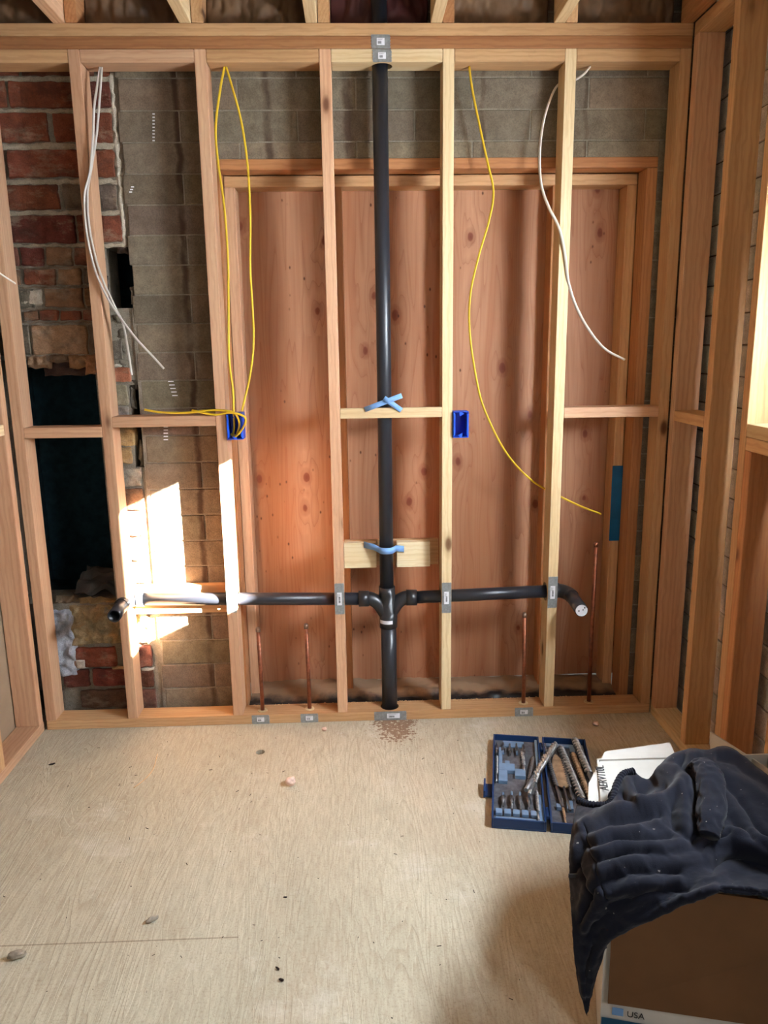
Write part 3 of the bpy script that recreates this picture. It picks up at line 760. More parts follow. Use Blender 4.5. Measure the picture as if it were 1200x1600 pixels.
for (dx, dz, a) in ((-.010, -.002, .004), (.005, .002, .003), (.011, .010, .004)):
    o2 = box('cap_mark', (dx-a/2, dx+a/2, -.0018, -.0010, dz-.003, dz+.003), INK, o)

# pipe straps
def band(path, wd, up, th=.0012):
    bm = bmesh.new(); u = Vector(up).normalized(); a, b = [], []
    for p in path: a.append(bm.verts.new(p+u*wd/2)); b.append(bm.verts.new(p-u*wd/2))
    for i in range(len(path)-1): bm.faces.new((a[i], a[i+1], b[i+1], b[i])).smooth = True
    return bm
r = thing('crossed_strap', 'light blue plastic strap crossed over the pipe and the pale block', 'pipe strap', (.10, -.003, 1.2))
for (p0, p1, yy) in ((U(570, 640, Y=-.0035), U(628, 618, Y=-.022), 0), (U(600, 622, Y=-.020), U(627, 641, Y=-.0035), 0)):
    d = (p1-p0).normalized(); up = d.cross(Vector((0, 1, 0)))
    bm = band([p-Vector((.10, -.003, 1.2)) for p in (p0, p0.lerp(p1, .33), p0.lerp(p1, .66), p1)], .018, up)
    o = link('strap_arm', bm, STRAP, r); md = o.modifiers.new('s', 'SOLIDIFY'); md.thickness = .0018
bm = bmesh.new(); bmesh.ops.create_cone(bm, cap_ends=True, segments=12, radius1=.004, radius2=.003, depth=.003, matrix=Matrix.Rotation(PI/2, 4, 'X'))
o = link('screw', bm, STEELD, r); o.location = U(623, 636, Y=-.0062)-Vector((.10, -.003, 1.2))
r = thing('pipe_strap', 'light blue plastic strap around the stack between the two pine scraps', 'pipe strap', (.095, PY, .69))
pts = [Vector((PCX-.085, .070, .697))-r.location, Vector((PCX-.045, .045, .692))-r.location]
for k in range(13):
    a = PI+.25+(PI-.5)*k/12; pts.append(Vector((PCX+math.cos(a)*.0285, PY+math.sin(a)*.0285, .683))-r.location)
pts += [Vector((PCX+.038, .062, .682))-r.location, Vector((PCX+.068, .0695, .676))-r.location]
bm = band(pts, .024, (0, 0, 1)); o = link('strap_band', bm, STRAP, r); md = o.modifiers.new('s', 'SOLIDIFY'); md.thickness = .0016
o = box('strap_hole', (PCX+.052-.095, PCX+.060-.095, .0670-PY, .0674-PY, -.014, -.006), INK, r)

# nail plates
PG = 'steel nail plates guarding pipes'
def plate(x0, x1, z0, z1, label, vertical=True, lab=None, yoff=0.0, front=-.0018):
    cx, cz = (x0+x1)/2, (z0+z1)/2; w_, h_ = x1-x0, z1-z0
    r = thing('nail_plate', label, 'nail plate', (cx, -.0002+yoff, cz), group=PG)
    bm = bmesh.new()
    pts = []; n = 9
    def edge(a, b, teeth):
        for i in range(n):
            t = i/n; p = Vector(a).lerp(Vector(b), t)
            q = .0022*(1 if i % 2 else 0) if teeth else 0
            nrm = Vector((b[1]-a[1], -(b[0]-a[0]))).normalized()
            pts.append(p+nrm*q)
    c = [(-w_/2, -h_/2), (w_/2, -h_/2), (w_/2, h_/2), (-w_/2, h_/2)]
    edge(c[0], c[1], vertical); edge(c[1], c[2], not vertical); edge(c[2], c[3], vertical); edge(c[3], c[0], not vertical)
    vs = [bm.verts.new((p.x, 0, p.y)) for p in pts]; f = bm.faces.new(vs)
    ex = bmesh.ops.extrude_face_region(bm, geom=[f]); bmesh.ops.translate(bm, verts=[v for v in ex['geom'] if isinstance(v, bmesh.types.BMVert)], vec=(0, front, 0))
    bmesh.ops.recalc_face_normals(bm, faces=bm.faces); link('plate_body', bm, GALV, r)
    for (lx, lz, lw, lh) in (lab or [(0, 0, w_*.5 if vertical else w_*.42, h_*.42 if vertical else h_*.5)]):
        s = box('label_sticker', (lx-lw/2, lx+lw/2, front-.0005, front, lz-lh/2, lz+lh/2), LABELW, r)
        bm = bmesh.new(); L = max(lw, lh)*.42; W_ = min(lw, lh)*.36; u = -L/2
        random.seed(int(abs(cx)*1000))
        while u < L/2:
            b = random.uniform(.0008, .0022)
            if lw >= lh: bm_box(bm, u-lw*.15, u+b-lw*.15, -.0004, -.0001, lh*.5-W_*.9, lh*.5+W_*.1)
            else: bm_box(bm, -W_*.5, W_*.5, -.0004, -.0001, lh*.5+u-lh*.1, lh*.5+u+b-lh*.1)
            u += b+random.uniform(.0005, .0013)
        k = link('barcode', bm, INK, s); k.location = (0, -.00025, 0)
        bm = bmesh.new()
        for q in range(3):
            if lw >= lh: bm_box(bm, -lw*.4, lw*(.1+.12*q), -.0004, -.0001, lh*(.68+.09*q), lh*(.70+.09*q))
            else: bm_box(bm, -lw*.38+lw*.18*q, -lw*.34+lw*.18*q, -.0004, -.0001, lh*.62, lh*.9)
        k = link('fine_print', bm, INK, s); k.location = (0, -.00025, 0)
    return r
plate(.064, .124, 2.390, 2.432, 'upper of the two stacked nail plates at the top of the vent stack', False)
plate(.068, .128, 2.350, 2.3885, 'lower of the two stacked nail plates at the top of the vent stack', False)
plate(XC-.018, XC+.018, .445, .565, 'nail plate on the pinkish stud left of the tee')
plate(XD-.018, XD+.018, .440, .558, 'nail plate on the pale stud right of the tee')
plate(XE-.018, XE+.018, .450, .572, 'nail plate on the stud beside the capped drain stub')
plate(XB-.018, XB+.018, .462, .582, 'nail plate on the sunlit stud at the left drain')
plate(-.442, -.376, .001, .0375, 'nail plate on the bottom plate below the leftmost copper pipe', False)
plate(-.252, -.186, .001, .0375, 'nail plate on the bottom plate below the second copper pipe from the left', False)
plate(.036, .160, .001, .0375, 'long nail plate on the bottom plate at the foot of the vent stack', False, [(.012, 0, .05, .02)])
plate(.591, .661, .001, .0375, 'nail plate on the bottom plate below the third copper pipe', False)

# copper stubs
CG = 'copper water stubs'
for (x, y, zt, lb, br) in [(-.405, .036, .375, 'leftmost copper pipe stub rising from the bottom plate', 0), (-.220, .040, .383, 'second copper pipe stub from the left', 0), (.631, .036, .408, 'third copper pipe stub, just left of the capped drain stud', 0), (.893, .032, .686, 'tallest copper pipe stub at the far right', 1)]:
    r = thing('copper_stub', lb, 'pipe', (x, y, 0), group=CG)
    bm = bmesh.new(); sweep(bm, [Vector((0, 0, .001)), Vector((-.0, .004, zt*.5)), Vector((-.003+.006*br, .008, zt))], .0079, 16)
    bmesh.ops.recalc_face_normals(bm, faces=bm.faces); link('copper_tube', bm, COPPER, r)
    bm = bmesh.new(); sweep(bm, [Vector((-.003+.006*br, .008, zt-.010)), Vector((-.003+.006*br, .008, zt+.001)), Vector((-.003+.006*br, .008, zt+.008))], [.0092, .0092, .006], 16)
    bmesh.ops.recalc_face_normals(bm, faces=bm.faces); link('soldered_cap', bm, SOLDER if not br else COPPER, r)
    bm = bmesh.new(); bmesh.ops.create_cone(bm, cap_ends=True, segments=20, radius1=.019, radius2=.018, depth=.003); o = link('wood_collar', bm, FIRY, r); o.location = (0, 0, T+.0017)

# outlet boxes
def outlet(x0, z0, label):
    w_, h_, d_ = .056, .094, .066
    r = thing('outlet_box', label, 'electrical box', (x0+w_/2, -.012, z0), group='blue plastic outlet boxes')
    bm = bmesh.new(); t = .0028
    bm_box(bm, -w_/2, -w_/2+t, 0, d_, 0, h_, .0006, 0, 1); bm_box(bm, w_/2-t, w_/2, 0, d_, 0, h_, .0006, 0, 1)
    bm_box(bm, -w_/2+t, w_/2-t, 0, d_, 0, t, .0004, 0, 1); bm_box(bm, -w_/2+t, w_/2-t, 0, d_, h_-t, h_, .0004, 0, 1)
    for s in (-1, 1): bm_box(bm, s*w_/2-.004*s-.003, s*w_/2-.004*s+.003, -.002, .012, h_*.08, h_*.92, .0005, 0, 1)
    link('box_shell', bm, BLUEBOX, r)
    bm = bmesh.new(); bm_box(bm, -w_/2+t, w_/2-t, d_-.003, d_, t, h_-t); link('box_back', bm, BLUEDK, r)
    for z in (.008, h_-.008):
        bm = bmesh.new(); bmesh.ops.create_cone(bm, cap_ends=True, segments=3, radius1=.011, radius2=.011, depth=.004, matrix=Matrix.Rotation(PI/2, 4, 'X') @ Matrix.Rotation(PI/2 if z < .05 else -PI/2, 4, 'Z'))
        o = link('screw_ear', bm, BLUEBOX, r); o.location = (0, .004, z)
    return r
outlet(XB+T/2+.0018, 1.117, 'blue outlet box filled with yellow cable loops')
outlet(XD+T/2+.0018, 1.110, 'empty blue outlet box on the pale stud')

# cables
def cable(name, pts, mat, label, group=None, r=.0064, flatn=.6, up=(0, 1, 0), parent=None):
    o = tube(name, pts, r, mat, parent, n=10, seg=10, flatn=flatn, up=up)
    if label: tag(o, label, 'cable', group)
    return o
def K(*a): return [U(x, y, Y=d) for x, y, d in a]
YG, WG = 'yellow cables', 'white cables'
cable('electrical_cable', K((351, 104, .045), (344, 140, .03), (337, 200, .015), (341, 255, .008), (350, 320, .006), (356, 400, .004), (357, 480, 0), (358, 560, -.006), (364, 610, -.012), (365, 645, -.008), (366, 665, .012), (364, 681, .03)), YEL, 'yellow cable, left strand of the loop hanging from the top block to the outlet box', YG)
cable('electrical_cable', K((353, 104, .045), (361, 130, .035), (377, 190, .02), (387, 260, .012), (391, 340, .008), (391, 420, .004), (395, 490, 0), (396, 540, -.002), (390, 590, -.006), (382, 625, -.012), (378, 642, -.018)), YEL, 'yellow cable, right strand of the loop hanging from the top block to the outlet box', YG)
cable('electrical_cable', K((226, 640, -.004), (250, 644, -.008), (290, 645, -.007), (330, 641, -.010), (355, 642, -.018), (368, 647, -.024), (374, 662, -.010), (370, 680, .02)), YEL, 'yellow cable with its loose end lying on the block left of the outlet box', YG)
cable('electrical_cable', K((300, 641, -.006), (335, 648, -.010), (358, 645, -.022), (376, 648, -.026), (384, 655, -.024), (380, 668, -.018), (369, 681, -.008), (362, 678, .02)), YEL, 'yellow cable curling out in front of the outlet box', YG)
cable('electrical_cable', K((733, 104, .045), (738, 140, .045), (748, 190, .045), (762, 255, .045), (771, 300, .045), (764, 345, .045), (748, 400, .045), (735, 460, .045), (734, 520, .045), (744, 590, .05), (757, 640, .055), (790, 706, .07), (830, 750, .10), (868, 772, .11), (905, 790, .115), (939, 803, .12)), YEL, 'long yellow cable snaking from the top block past the capped drain side', YG)
cable('electrical_cable', K((922, 104, .045), (912, 116, .045), (896, 126, .07), (873, 132, .095), (860, 155, .08), (848, 195, .06), (843, 245, .04), (846, 290, .015), (858, 325, -.004), (873, 355, -.010), (882, 395, -.009), (888, 440, -.004), (900, 478, .02), (920, 515, .04), (945, 545, .05), (976, 562, .05)), WHT, 'white cable crossing the pale right stud and curling to the right jamb', WG, r=.0064)
cable('electrical_cable', K((156, 105, .045), (151, 140, .01), (147, 170, -.006), (145, 220, -.010), (140, 270, -.012), (132, 305, -.012), (135, 360, -.012), (148, 420, -.014), (168, 465, -.012), (185, 492, -.004), (212, 528, .0), (238, 556, .0), (256, 576, .0)), GREYC, 'white cable draped over the left stud with its end pointing at the grey blocks', WG, r=.0060)
cable('electrical_cable', K((159, 105, .045), (156, 150, .005), (151, 210, -.004), (143, 262, -.006), (137, 300, -.006), (139, 350, -.006), (150, 405, -.008), (164, 445, -.006), (180, 480, -.001), (192, 505, .02), (199, 540, .03), (206, 586, .03)), GREYC, 'white cable draped over the left stud with its end hanging beside the brick', WG, r=.0058)
cable('electrical_cable', K((-30, 404, -.10), (0, 427, -.06), (24, 443, -.01)), WHT, 'short white cable poking in at the left edge of the picture', WG, r=.0042)
# ------------------------------------------------------------------ drill bit case
CX, CY, CA = .590, -.482, math.radians(-10.5)
case = thing('drill_bit_case', 'open navy blue drill bit case lying on the floor', 'tool case', (CX, CY, 0), (0, 0, CA))
L2 = .262
def tray(x0, x1, nm):
    bm = bmesh.new(); t = .006; h = .034
    bm_box(bm, x0, x1, -L2, L2, 0, .006, .001, 0, 1)
    bm_box(bm, x0, x0+t, -L2, L2, .006, h, .0015); bm_box(bm, x1-t, x1, -L2, L2, .006, h, .0015)
    bm_box(bm, x0+t, x1-t, -L2, -L2+t, .006, h, .0015); bm_box(bm, x0+t, x1-t, L2-t, L2, .006, h, .0015)
    o = link(nm, bm, CASEB, case)
    bm = bmesh.new(); bm_box(bm, x0+t, x1-t, -L2+t, L2-t, .006, .012)
    link('tray_floor', bm, CASED, o)
    return o
lt = tray(-.170, -.006, 'case_half'); rt = tray(.006, .160, 'case_half')
for y in (-.20, .20):
    bm = bmesh.new(); bmesh.ops.create_cone(bm, cap_ends=True, segments=12, radius1=.006, radius2=.006, depth=.05, matrix=Matrix.Translation((0, y, .024)) @ Matrix.Rotation(PI/2, 4, 'X'))
    link('hinge', bm, CASEB, case)
bm = bmesh.new(); bm_box(bm, -.196, -.1702, -.105, -.035, .004, .010, .001); bm_box(bm, -.198, -.192, -.108, -.032, .004, .028, .001)
link('latch', bm, CASEB, case)
# moulded holders: each clip a piece of its own
def clips(par, lst):
    for b in lst:
        bm = bmesh.new(); bm_box(bm, *b, .002); link('bit_clip', bm, CASEI, par)
cl = [(-.150, -.095, .03, .075, .012, .026), (-.150, -.120, -.035, .03, .012, .026), (-.095, -.060, .000, .045, .012, .026), (-.150, -.137, .075, .19, .012, .022), (-.135, -.060, .205, .245, .012, .018),
      (-.158, -.034, -.240, -.228, .012, .020), (-.030, -.012, -.25, -.10, .012, .024), (-.022, -.012, .05, .25, .012, .026), (-.128, -.112, .075, .10, .012, .022)]
for k in range(5):
    x = -.148+k*.027
    cl.append((x-.010, x+.010, -.215, -.19, .012, .024))
clips(lt, cl)
clips(rt, [(.02, .15, -.25, -.235, .012, .018), (.03, .05, -.165, -.145, .012, .026), (.062, .082, -.17, -.125, .012, .027), (.02, .15, .225, .245, .012, .018), (.100, .15, .19, .225, .012, .02)])
CM = Matrix.Translation((CX, CY, 0)) @ Matrix.Rotation(CA, 4, 'Z')
def bit(kind, x, y, z, ang, L, r, label, group, mat=STEEL, pitch=.03, tilt=0.0):
    """kind auger/twist/hex; lies along local +Y from its shank to its tip"""
    t = thing(kind, label, 'drill bit', (CM @ Vector((x, y, z))), (tilt, 0, CA+ang), group)
    sh = L*.28
    bm = bmesh.new(); sweep(bm, [Vector((0, -L/2, 0)), Vector((0, -L/2+sh, 0))], r*.62, 6, up=(0, 0, 1)); bmesh.ops.recalc_face_normals(bm, faces=bm.faces)
    link('shank', bm, mat, t)
    bm = bmesh.new(); n = 60; path = []; rad = []
    if kind == 'hex_driver_bit':
        sweep(bm, [Vector((0, -L/2+sh, 0)), Vector((0, L*.1, 0)), Vector((0, L*.12, 0)), Vector((0, L/2, 0))], [r, r, r*.55, r*.5], 8)
        bmesh.ops.recalc_face_normals(bm, faces=bm.faces)
        link('bit_tip', bm, STEELD, t)
        return t
    prev = None; seg = 14
    for i in range(n+1):
        s = i/n; yy = -L/2+sh+(L-sh)*s; a0 = 2*PI*(L-sh)*s/pitch; taper = 1 if s < .93 else max(.12, (1-s)/.07)
        ring = []
        for k in range(seg):
            a = 2*PI*k/seg; rr = r*(.42+.58*abs(math.cos(a))**1.8)*taper
            ring.append(bm.verts.new((math.cos(a+a0)*rr, yy, math.sin(a+a0)*rr)))
        if prev:
            for k in range(seg): bm.faces.new((prev[k], prev[(k+1) % seg], ring[(k+1) % seg], ring[k])).smooth = True
        prev = ring
    bmesh.ops.recalc_face_normals(bm, faces=bm.faces)
    link('flutes', bm, mat, t)
    return t
AG = 'large bits in the right half of the case'; SG2 = 'small bits in the left half of the case'
bit('auger_bit', -.005, .045, .046, math.radians(-20), .34, .0125, 'thick spiral bit lying slanted across the hinge of the case', AG, pitch=.034)
bit('auger_bit', -.022, -.010, .044, math.radians(-14), .26, .010, 'second slanted spiral bit beside the thick one over the hinge', AG, pitch=.03)
bit('auger_bit', .028, .035, .026, math.radians(6), .40, .0095, 'spiral bit nearest the hinge in the right half of the case', AG, STEELD, .026)
bit('auger_bit', .098, -.015, .028, math.radians(8), .47, .014, 'longest pale spiral bit in the middle of the right half', AG, STEEL, .036)
bit('auger_bit', .127, -.005, .024, math.radians(6), .38, .011, 'brownish spiral bit right beside the longest one', AG, RUST, .03)
bit('auger_bit', .138, .085, .045, math.radians(7), .33, .0135, 'spiral bit at the right rim of the case reaching toward the jacket', AG, STEEL, .034)
bit('auger_bit', .076, .005, .024, math.radians(4), .25, .008, 'short dark spiral bit between the spade bit and the longest bit', AG, STEELD, .022)
bit('twist_bit', -.157, .045, .022, 0, .17, .0058, 'thin silver bit at the left rim of the case', SG2, STEEL, .02)
bit('twist_bit', -.066, .10, .022, math.radians(2), .13, .008, 'stubby silver bit upright above the slanted bits', SG2, STEEL, .03)
bit('twist_bit', -.045, .03, .024, math.radians(-8), .22, .0065, 'thin dark bit leaning left of the slanted spiral bits', SG2, STEELD, .02)
bit('twist_bit', -.028, -.16, .026, 0, .16, .0062, 'silver bit standing at the near end of the hinge', SG2, STEEL, .02)
bit('twist_bit', .050, -.175, .022, math.radians(2), .14, .005, 'thin rusty bit at the near end of the right half', SG2, RUST, .018)
for k, nm in enumerate(['first', 'second', 'third', 'fourth', 'fifth']):
    bit('hex_driver_bit', -.158+k*.024, .178+.004*(k % 2), .022, 0, .075, .0065, nm+' driver bit from the left in the far row of the case', SG2, CASEI if k % 2 else STEELD)
for k, nm in enumerate(['first', 'second', 'third', 'fourth']):
    bit('hex_driver_bit', -.135+k*.027, -.15, .028, PI, .075+.02*(k in (1, 2)), .0065, nm+' driver bit from the left in the near row of the case', SG2, CASEI)
# spade bit
t = thing('spade_bit', 'flat pale spade bit with a rusty tip in the right half of the case', 'drill bit', CM @ Vector((.055, .04, .024)), (0, 0, CA+math.radians(4)), AG)
bm = bmesh.new(); n = 14; prof = [(-.019, -.085), (-.021, -.03), (-.021, .03), (-.016, .075), (-.006, .105), (0, .115), (.006, .105), (.016, .075), (.021, .03), (.021, -.03), (.019, -.085), (.006, -.095), (-.006, -.095)]
f = bm.faces.new([bm.verts.new((x, y, 0)) for x, y in prof]); ex = bmesh.ops.extrude_face_region(bm, geom=[f]); bmesh.ops.translate(bm, verts=[v for v in ex['geom'] if isinstance(v, bmesh.types.BMVert)], vec=(0, 0, .004))
bmesh.ops.recalc_face_normals(bm, faces=bm.faces); link('blade', bm, RUST, t)
bm = bmesh.new(); sweep(bm, [Vector((0, -.09, .002)), Vector((0, -.22, .002))], .0045, 8); bmesh.ops.recalc_face_normals(bm, faces=bm.faces); link('shank', bm, STEELD, t)

# ------------------------------------------------------------------ cardboard box
BC = [Vector((.469, -1.467, 0)), Vector((.985, -1.607, 0)), Vector((1.03, -1.02, 0)), Vector((.585, -1.02, 0))]
BH = .405
cb = thing('cardboard_box', 'large open white and brown cardboard box under the navy jacket', 'box', tuple(BC[0]))
def quad_slab(name, pts, th, mat, parent, org):
    bm = bmesh.new(); f = bm.faces.new([bm.verts.new(Vector(p)-Vector(org)) for p in pts]); f.normal_update()
    nn = f.normal.copy(); ex = bmesh.ops.extrude_face_region(bm, geom=[f])
    bmesh.ops.translate(bm, verts=[v for v in ex['geom'] if isinstance(v, bmesh.types.BMVert)], vec=nn*th)
    bmesh.ops.recalc_face_normals(bm, faces=bm.faces); return link(name, bm, mat, parent)
up = Vector((0, 0, BH))
for i in range(4):
    a, b = BC[i], BC[(i+1) % 4]
    quad_slab('side_panel', [a, a+up, b+up, b], .004, WHITEB, cb, BC[0])
quad_slab('bottom_panel', [BC[0], BC[1], BC[2], BC[3]], .004, BROWNB, cb, BC[0])
fd = (BC[1]-BC[0]).normalized(); fn = Vector((fd.y, -fd.x, 0))
if fn.y > 0: fn = -fn
# blue print band at the foot of the front, flag print, USA
def onfront(u, z, off): return BC[0]+fd*u+fn*off+Vector((0, 0, z))
quad_slab('blue_print_band', [onfront(.002, .001, .0045), onfront(.002, .086, .0045), onfront(.53, .086, .0045), onfront(.53, .001, .0045)], .0006, TEAL, cb, BC[0])
quad_slab('flag_print', [onfront(.022, .096, .0045), onfront(.022, .114, .0045), onfront(.044, .114, .0045), onfront(.044, .096, .0045)], .0006, FLAGB, cb, BC[0])
fa = math.atan2(fd.y, fd.x)
text('printed_usa', 'USA', .019, INK, cb, onfront(.068, .104, .0052)-BC[0], (PI/2, 0, fa))
bf = quad_slab('hanging_flap', [onfront(.012, .128, .012), onfront(.012, BH+.006, .006), onfront(.525, BH+.006, .006), onfront(.525, .165, .035)], .004, BROWNB, cb, BC[0]); bf['label'] = 'brown flap hanging down the front of the box'
# white flaps at the back
fl = [U(x, y, Z=.400) for x, y in ((918, 1262), (920, 1224), (945, 1174), (1047, 1160), (1058, 1186), (1070, 1262))]
bf = quad_slab('rear_flap', fl, .004, WHITEB, cb, BC[0]); bf['label'] = 'white flap printed AERV110L sticking out behind the jacket'
p0, p1 = U(945, 1238, Z=.401), U(937, 1199, Z=.401)
d = (p1-p0).normalized(); n_ = (fl[3]-fl[1]).cross(fl[0]-fl[1]).normalized()
if n_.z < 0: n_ = -n_
Mx = Matrix((d, n_.cross(d), n_)).transposed().to_4x4()
tx = text('printed_code', 'AERV110L', .030, INK, cb, (0, 0, 0), (0, 0, 0), .0006)
wd_ = max(v.co.x for v in tx.data.vertices)-min(v.co.x for v in tx.data.vertices)
for v in tx.data.vertices: v.co.x *= (p1-p0).length/wd_; v.co.y *= .95
mid = (p0+p1)/2; tx.matrix_local = Matrix.Translation(mid-BC[0]+n_*.0055) @ Mx
rf = [U(1110, 1186, X=.985), U(1109, 1143, X=.985), U(1260, 1240, X=.985), U(1270, 1330, X=.985)]
quad_slab('side_flap', rf, .004, WHITEB, cb, BC[0])

# ------------------------------------------------------------------ jacket
row0 = [(903, 1248, .42), (930, 1255, .43), (952, 1252, .435), (966, 1218, .45), (988, 1203, .455), (1012, 1216, .45), (1040, 1184, .475), (1075, 1169, .485), (1108, 1170, .475), (1140, 1166, .46), (1182, 1196, .45), (1232, 1236, .44), (1300, 1285, .43)]
rowsP = [
 [(893, 1296, .43), (935, 1285, .455), (985, 1262, .47), (1040, 1232, .49), (1090, 1215, .50), (1145, 1208, .48), (1215, 1245, .465), (1300, 1290, .45)],
 [(888, 1345, .40), (935, 1340, .45), (990, 1315, .465), (1045, 1290, .475), (1100, 1275, .48), (1160, 1265, .475), (1230, 1290, .465), (1310, 1320, .455)],
 [(889, 1395, .345), (930, 1395, .40), (985, 1370, .435), (1045, 1345, .45), (1105, 1328, .455), (1165, 1320, .46), (1240, 1335, .455), (1320, 1355, .45)],
 [(894, 1455, .255), (925, 1440, .31), (975, 1410, .375), (1040, 1385, .415), (1105, 1368, .425), (1165, 1365, .43), (1245, 1375, .435), (1330, 1390, .44)],
 [(902, 1525, .165), (922, 1490, .22), (958, 1455, .30), (1030, 1418, .35), (1100, 1388, .395), (1160, 1388, .40), (1245, 1398, .405), (1330, 1410, .41)],
 [(917, 1590, .075), (927, 1540, .15), (948, 1474, .265), (1022, 1434, .325), (1098, 1396, .375), (1160, 1393, .385), (1245, 1403, .39), (1330, 1416, .395)]]
def resample(r, us):
    out = []
    for u in us:
        k = min(int(u), len(r)-2); t = u-k; out.append(tuple(r[k][i]*(1-t)+r[k+1][i]*t for i in range(3)))
    return out
us = [0, .55, 1, 1.5, 2, 2.45, 3, 3.6, 4.2, 4.8, 5.5, 6.2, 7]
rowsP = [row0]+[resample(r, us) for r in rowsP]
def infront(p):
    d = (p-CAMLOC).normalized(); k = fn.dot(p-BC[0])
    need = .046 if p.z < .40 else (.046-(p.z-.40)*1.6)
    return p+d*((need-k)/fn.dot(d)) if k < need and p.z < .428 and p.y < -1.30 else p
G = [[infront(U(x, y, Z=z)) if i > 3 else U(x, y, Z=z) for (x, y, z) in r] for i, r in enumerate(rowsP)]
NU, NV = 16, 22
fine = [cr(r, NU) for r in G]                      # along u
cols = [cr([fine[j][i] for j in range(len(G))], NV) for i in range(len(fine[0]))]
nu, nv = len(cols), len(cols[0])
jk = thing('jacket', 'dark navy quilted jacket thrown over the cardboard box', 'jacket', (.70, -1.35, 0))
J0 = Vector((.70, -1.35, 0))
# the folds one can see, as ridges (amp > 0) and creases (amp < 0): amp, width, line
FOLDS = [
 (.016, 9, [(906, 1290), (940, 1268), (985, 1262), (1032, 1252)]), (-.012, 6, [(918, 1300), (950, 1284), (990, 1280), (1030, 1272)]),
 (.012, 7, [(916, 1308), (950, 1298), (1000, 1296)]), (-.010, 5, [(920, 1320), (955, 1310), (1010, 1311), (1050, 1306)]),
 (.014, 8, [(926, 1330), (965, 1320), (1032, 1322), (1075, 1318)]), (-.010, 6, [(928, 1346), (960, 1336), (1010, 1334)]),
 (.010, 9, [(934, 1362), (975, 1346), (1040, 1344), (1090, 1340)]), (-.008, 7, [(940, 1380), (985, 1365), (1060, 1362)]),
 (.011, 10, [(946, 1398), (990, 1382), (1060, 1376)]), (-.008, 7, [(952, 1414), (1000, 1400), (1070, 1390)]),
 (.012, 8, [(916, 1546), (928, 1490), (948, 1462), (985, 1442), (1025, 1428), (1072, 1406), (1120, 1390)]),
 (-.010, 2.2, [(913, 1293), (920, 1320), (929, 1348), (949, 1402)]),
 (-.008, 2.4, [(900, 1346), (914, 1378), (923, 1408)]),
 (.008, 7, [(893, 1340), (903, 1310), (916, 1284)]), (-.006, 4, [(897, 1362), (906, 1335), (914, 1320)]),
 (.007, 6, [(905, 1420), (914, 1392), (924, 1376)]), (-.006, 4, [(908, 1440), (917, 1412), (928, 1392)]),
 (.007, 6, [(912, 1450), (928, 1425), (944, 1412)]), (-.007, 5, [(914, 1480), (926, 1446), (950, 1428)]),
 (.008, 5, [(908, 1560), (910, 1510), (918, 1470)]), (-.006, 4, [(914, 1560), (917, 1515), (924, 1482)]),
 (.016, 8, [(1012, 1216), (1030, 1200), (1058, 1203), (1074, 1214), (1078, 1240)]), (-.022, 8, [(1004, 1232), (1020, 1224), (1036, 1226)]),
 (.016, 8, [(1000, 1256), (1038, 1244), (1056, 1232), (1064, 1222)]), (-.014, 6, [(1070, 1180), (1062, 1192), (1072, 1204), (1086, 1220), (1086, 1262)]),
 (.012, 7, [(1046, 1186), (1064, 1176), (1090, 1176)]), (.014, 8, [(1064, 1232), (1070, 1262), (1068, 1300)]), (-.014, 7, [(1050, 1262), (1052, 1290), (1080, 1316)]),
 (-.012, 6, [(1122, 1200), (1126, 1250), (1122, 1300)]), (.014, 9, [(1117, 1172), (1142, 1176), (1168, 1194), (1204, 1224), (1260, 1262)]),
 (-.010, 5, [(1120, 1184), (1150, 1192), (1200, 1226), (1260, 1272)]), (.010, 8, [(1130, 1206), (1165, 1222), (1210, 1256)]),
 (-.012, 5, [(1126, 1212), (1150, 1240), (1180, 1284), (1210, 1312)]), (.010, 7, [(1124, 1230), (1145, 1262), (1172, 1300), (1200, 1322)]),
 (-.008, 5, [(1130, 1262), (1150, 1290), (1175, 1318)]), (.008, 6, [(1122, 1270), (1132, 1292), (1150, 1308)]),
 (.018, 8, [(1096, 1318), (1112, 1306), (1136, 1302), (1168, 1312), (1210, 1328)]), (-.008, 3, [(1102, 1326), (1116, 1314), (1140, 1308)]),
 (.014, 6, [(1104, 1338), (1108, 1324), (1120, 1317), (1142, 1315), (1175, 1326), (1210, 1342)]), (-.030, 13, [(1118, 1348), (1150, 1338), (1190, 1350), (1240, 1362)]),
 (.010, 7, [(978, 1214), (984, 1232), (996, 1248)]), (-.012, 6, [(970, 1240), (976, 1250), (992, 1256)]), (-.010, 5, [(990, 1218), (1000, 1234), (1008, 1246)])]
FB = [(a, w_, l, min(p[0] for p in l)-2.4*w_, max(p[0] for p in l)+2.4*w_, min(p[1] for p in l)-2.4*w_, max(p[1] for p in l)+2.4*w_) for a, w_, l in FOLDS]
def folds(x, y):
    s_ = 0.0
    for a, w_, l, x0, x1, y0, y1 in FB:
        if x < x0 or x > x1 or y < y0 or y > y1: continue
        best = 1e9
        for (ax, ay), (bx, by) in zip(l, l[1:]):
            dx, dy = bx-ax, by-ay; t = max(0, min(1, ((x-ax)*dx+(y-ay)*dy)/(dx*dx+dy*dy)))
            q = (x-ax-t*dx)**2+(y-ay-t*dy)**2
            if q < best: best = q
        s_ += a*math.exp(-best/(w_*w_))
    return s_
bm = bmesh.new(); vs = []
def nrm(i, j):
    a = cols[min(i+1, nu-1)][j]-cols[max(i-1, 0)][j]; b = cols[i][min(j+1, nv-1)]-cols[i][max(j-1, 0)]
    n = b.cross(a); n.normalize(); return n if n.dot(CAMLOC-cols[i][j]) > 0 else -n
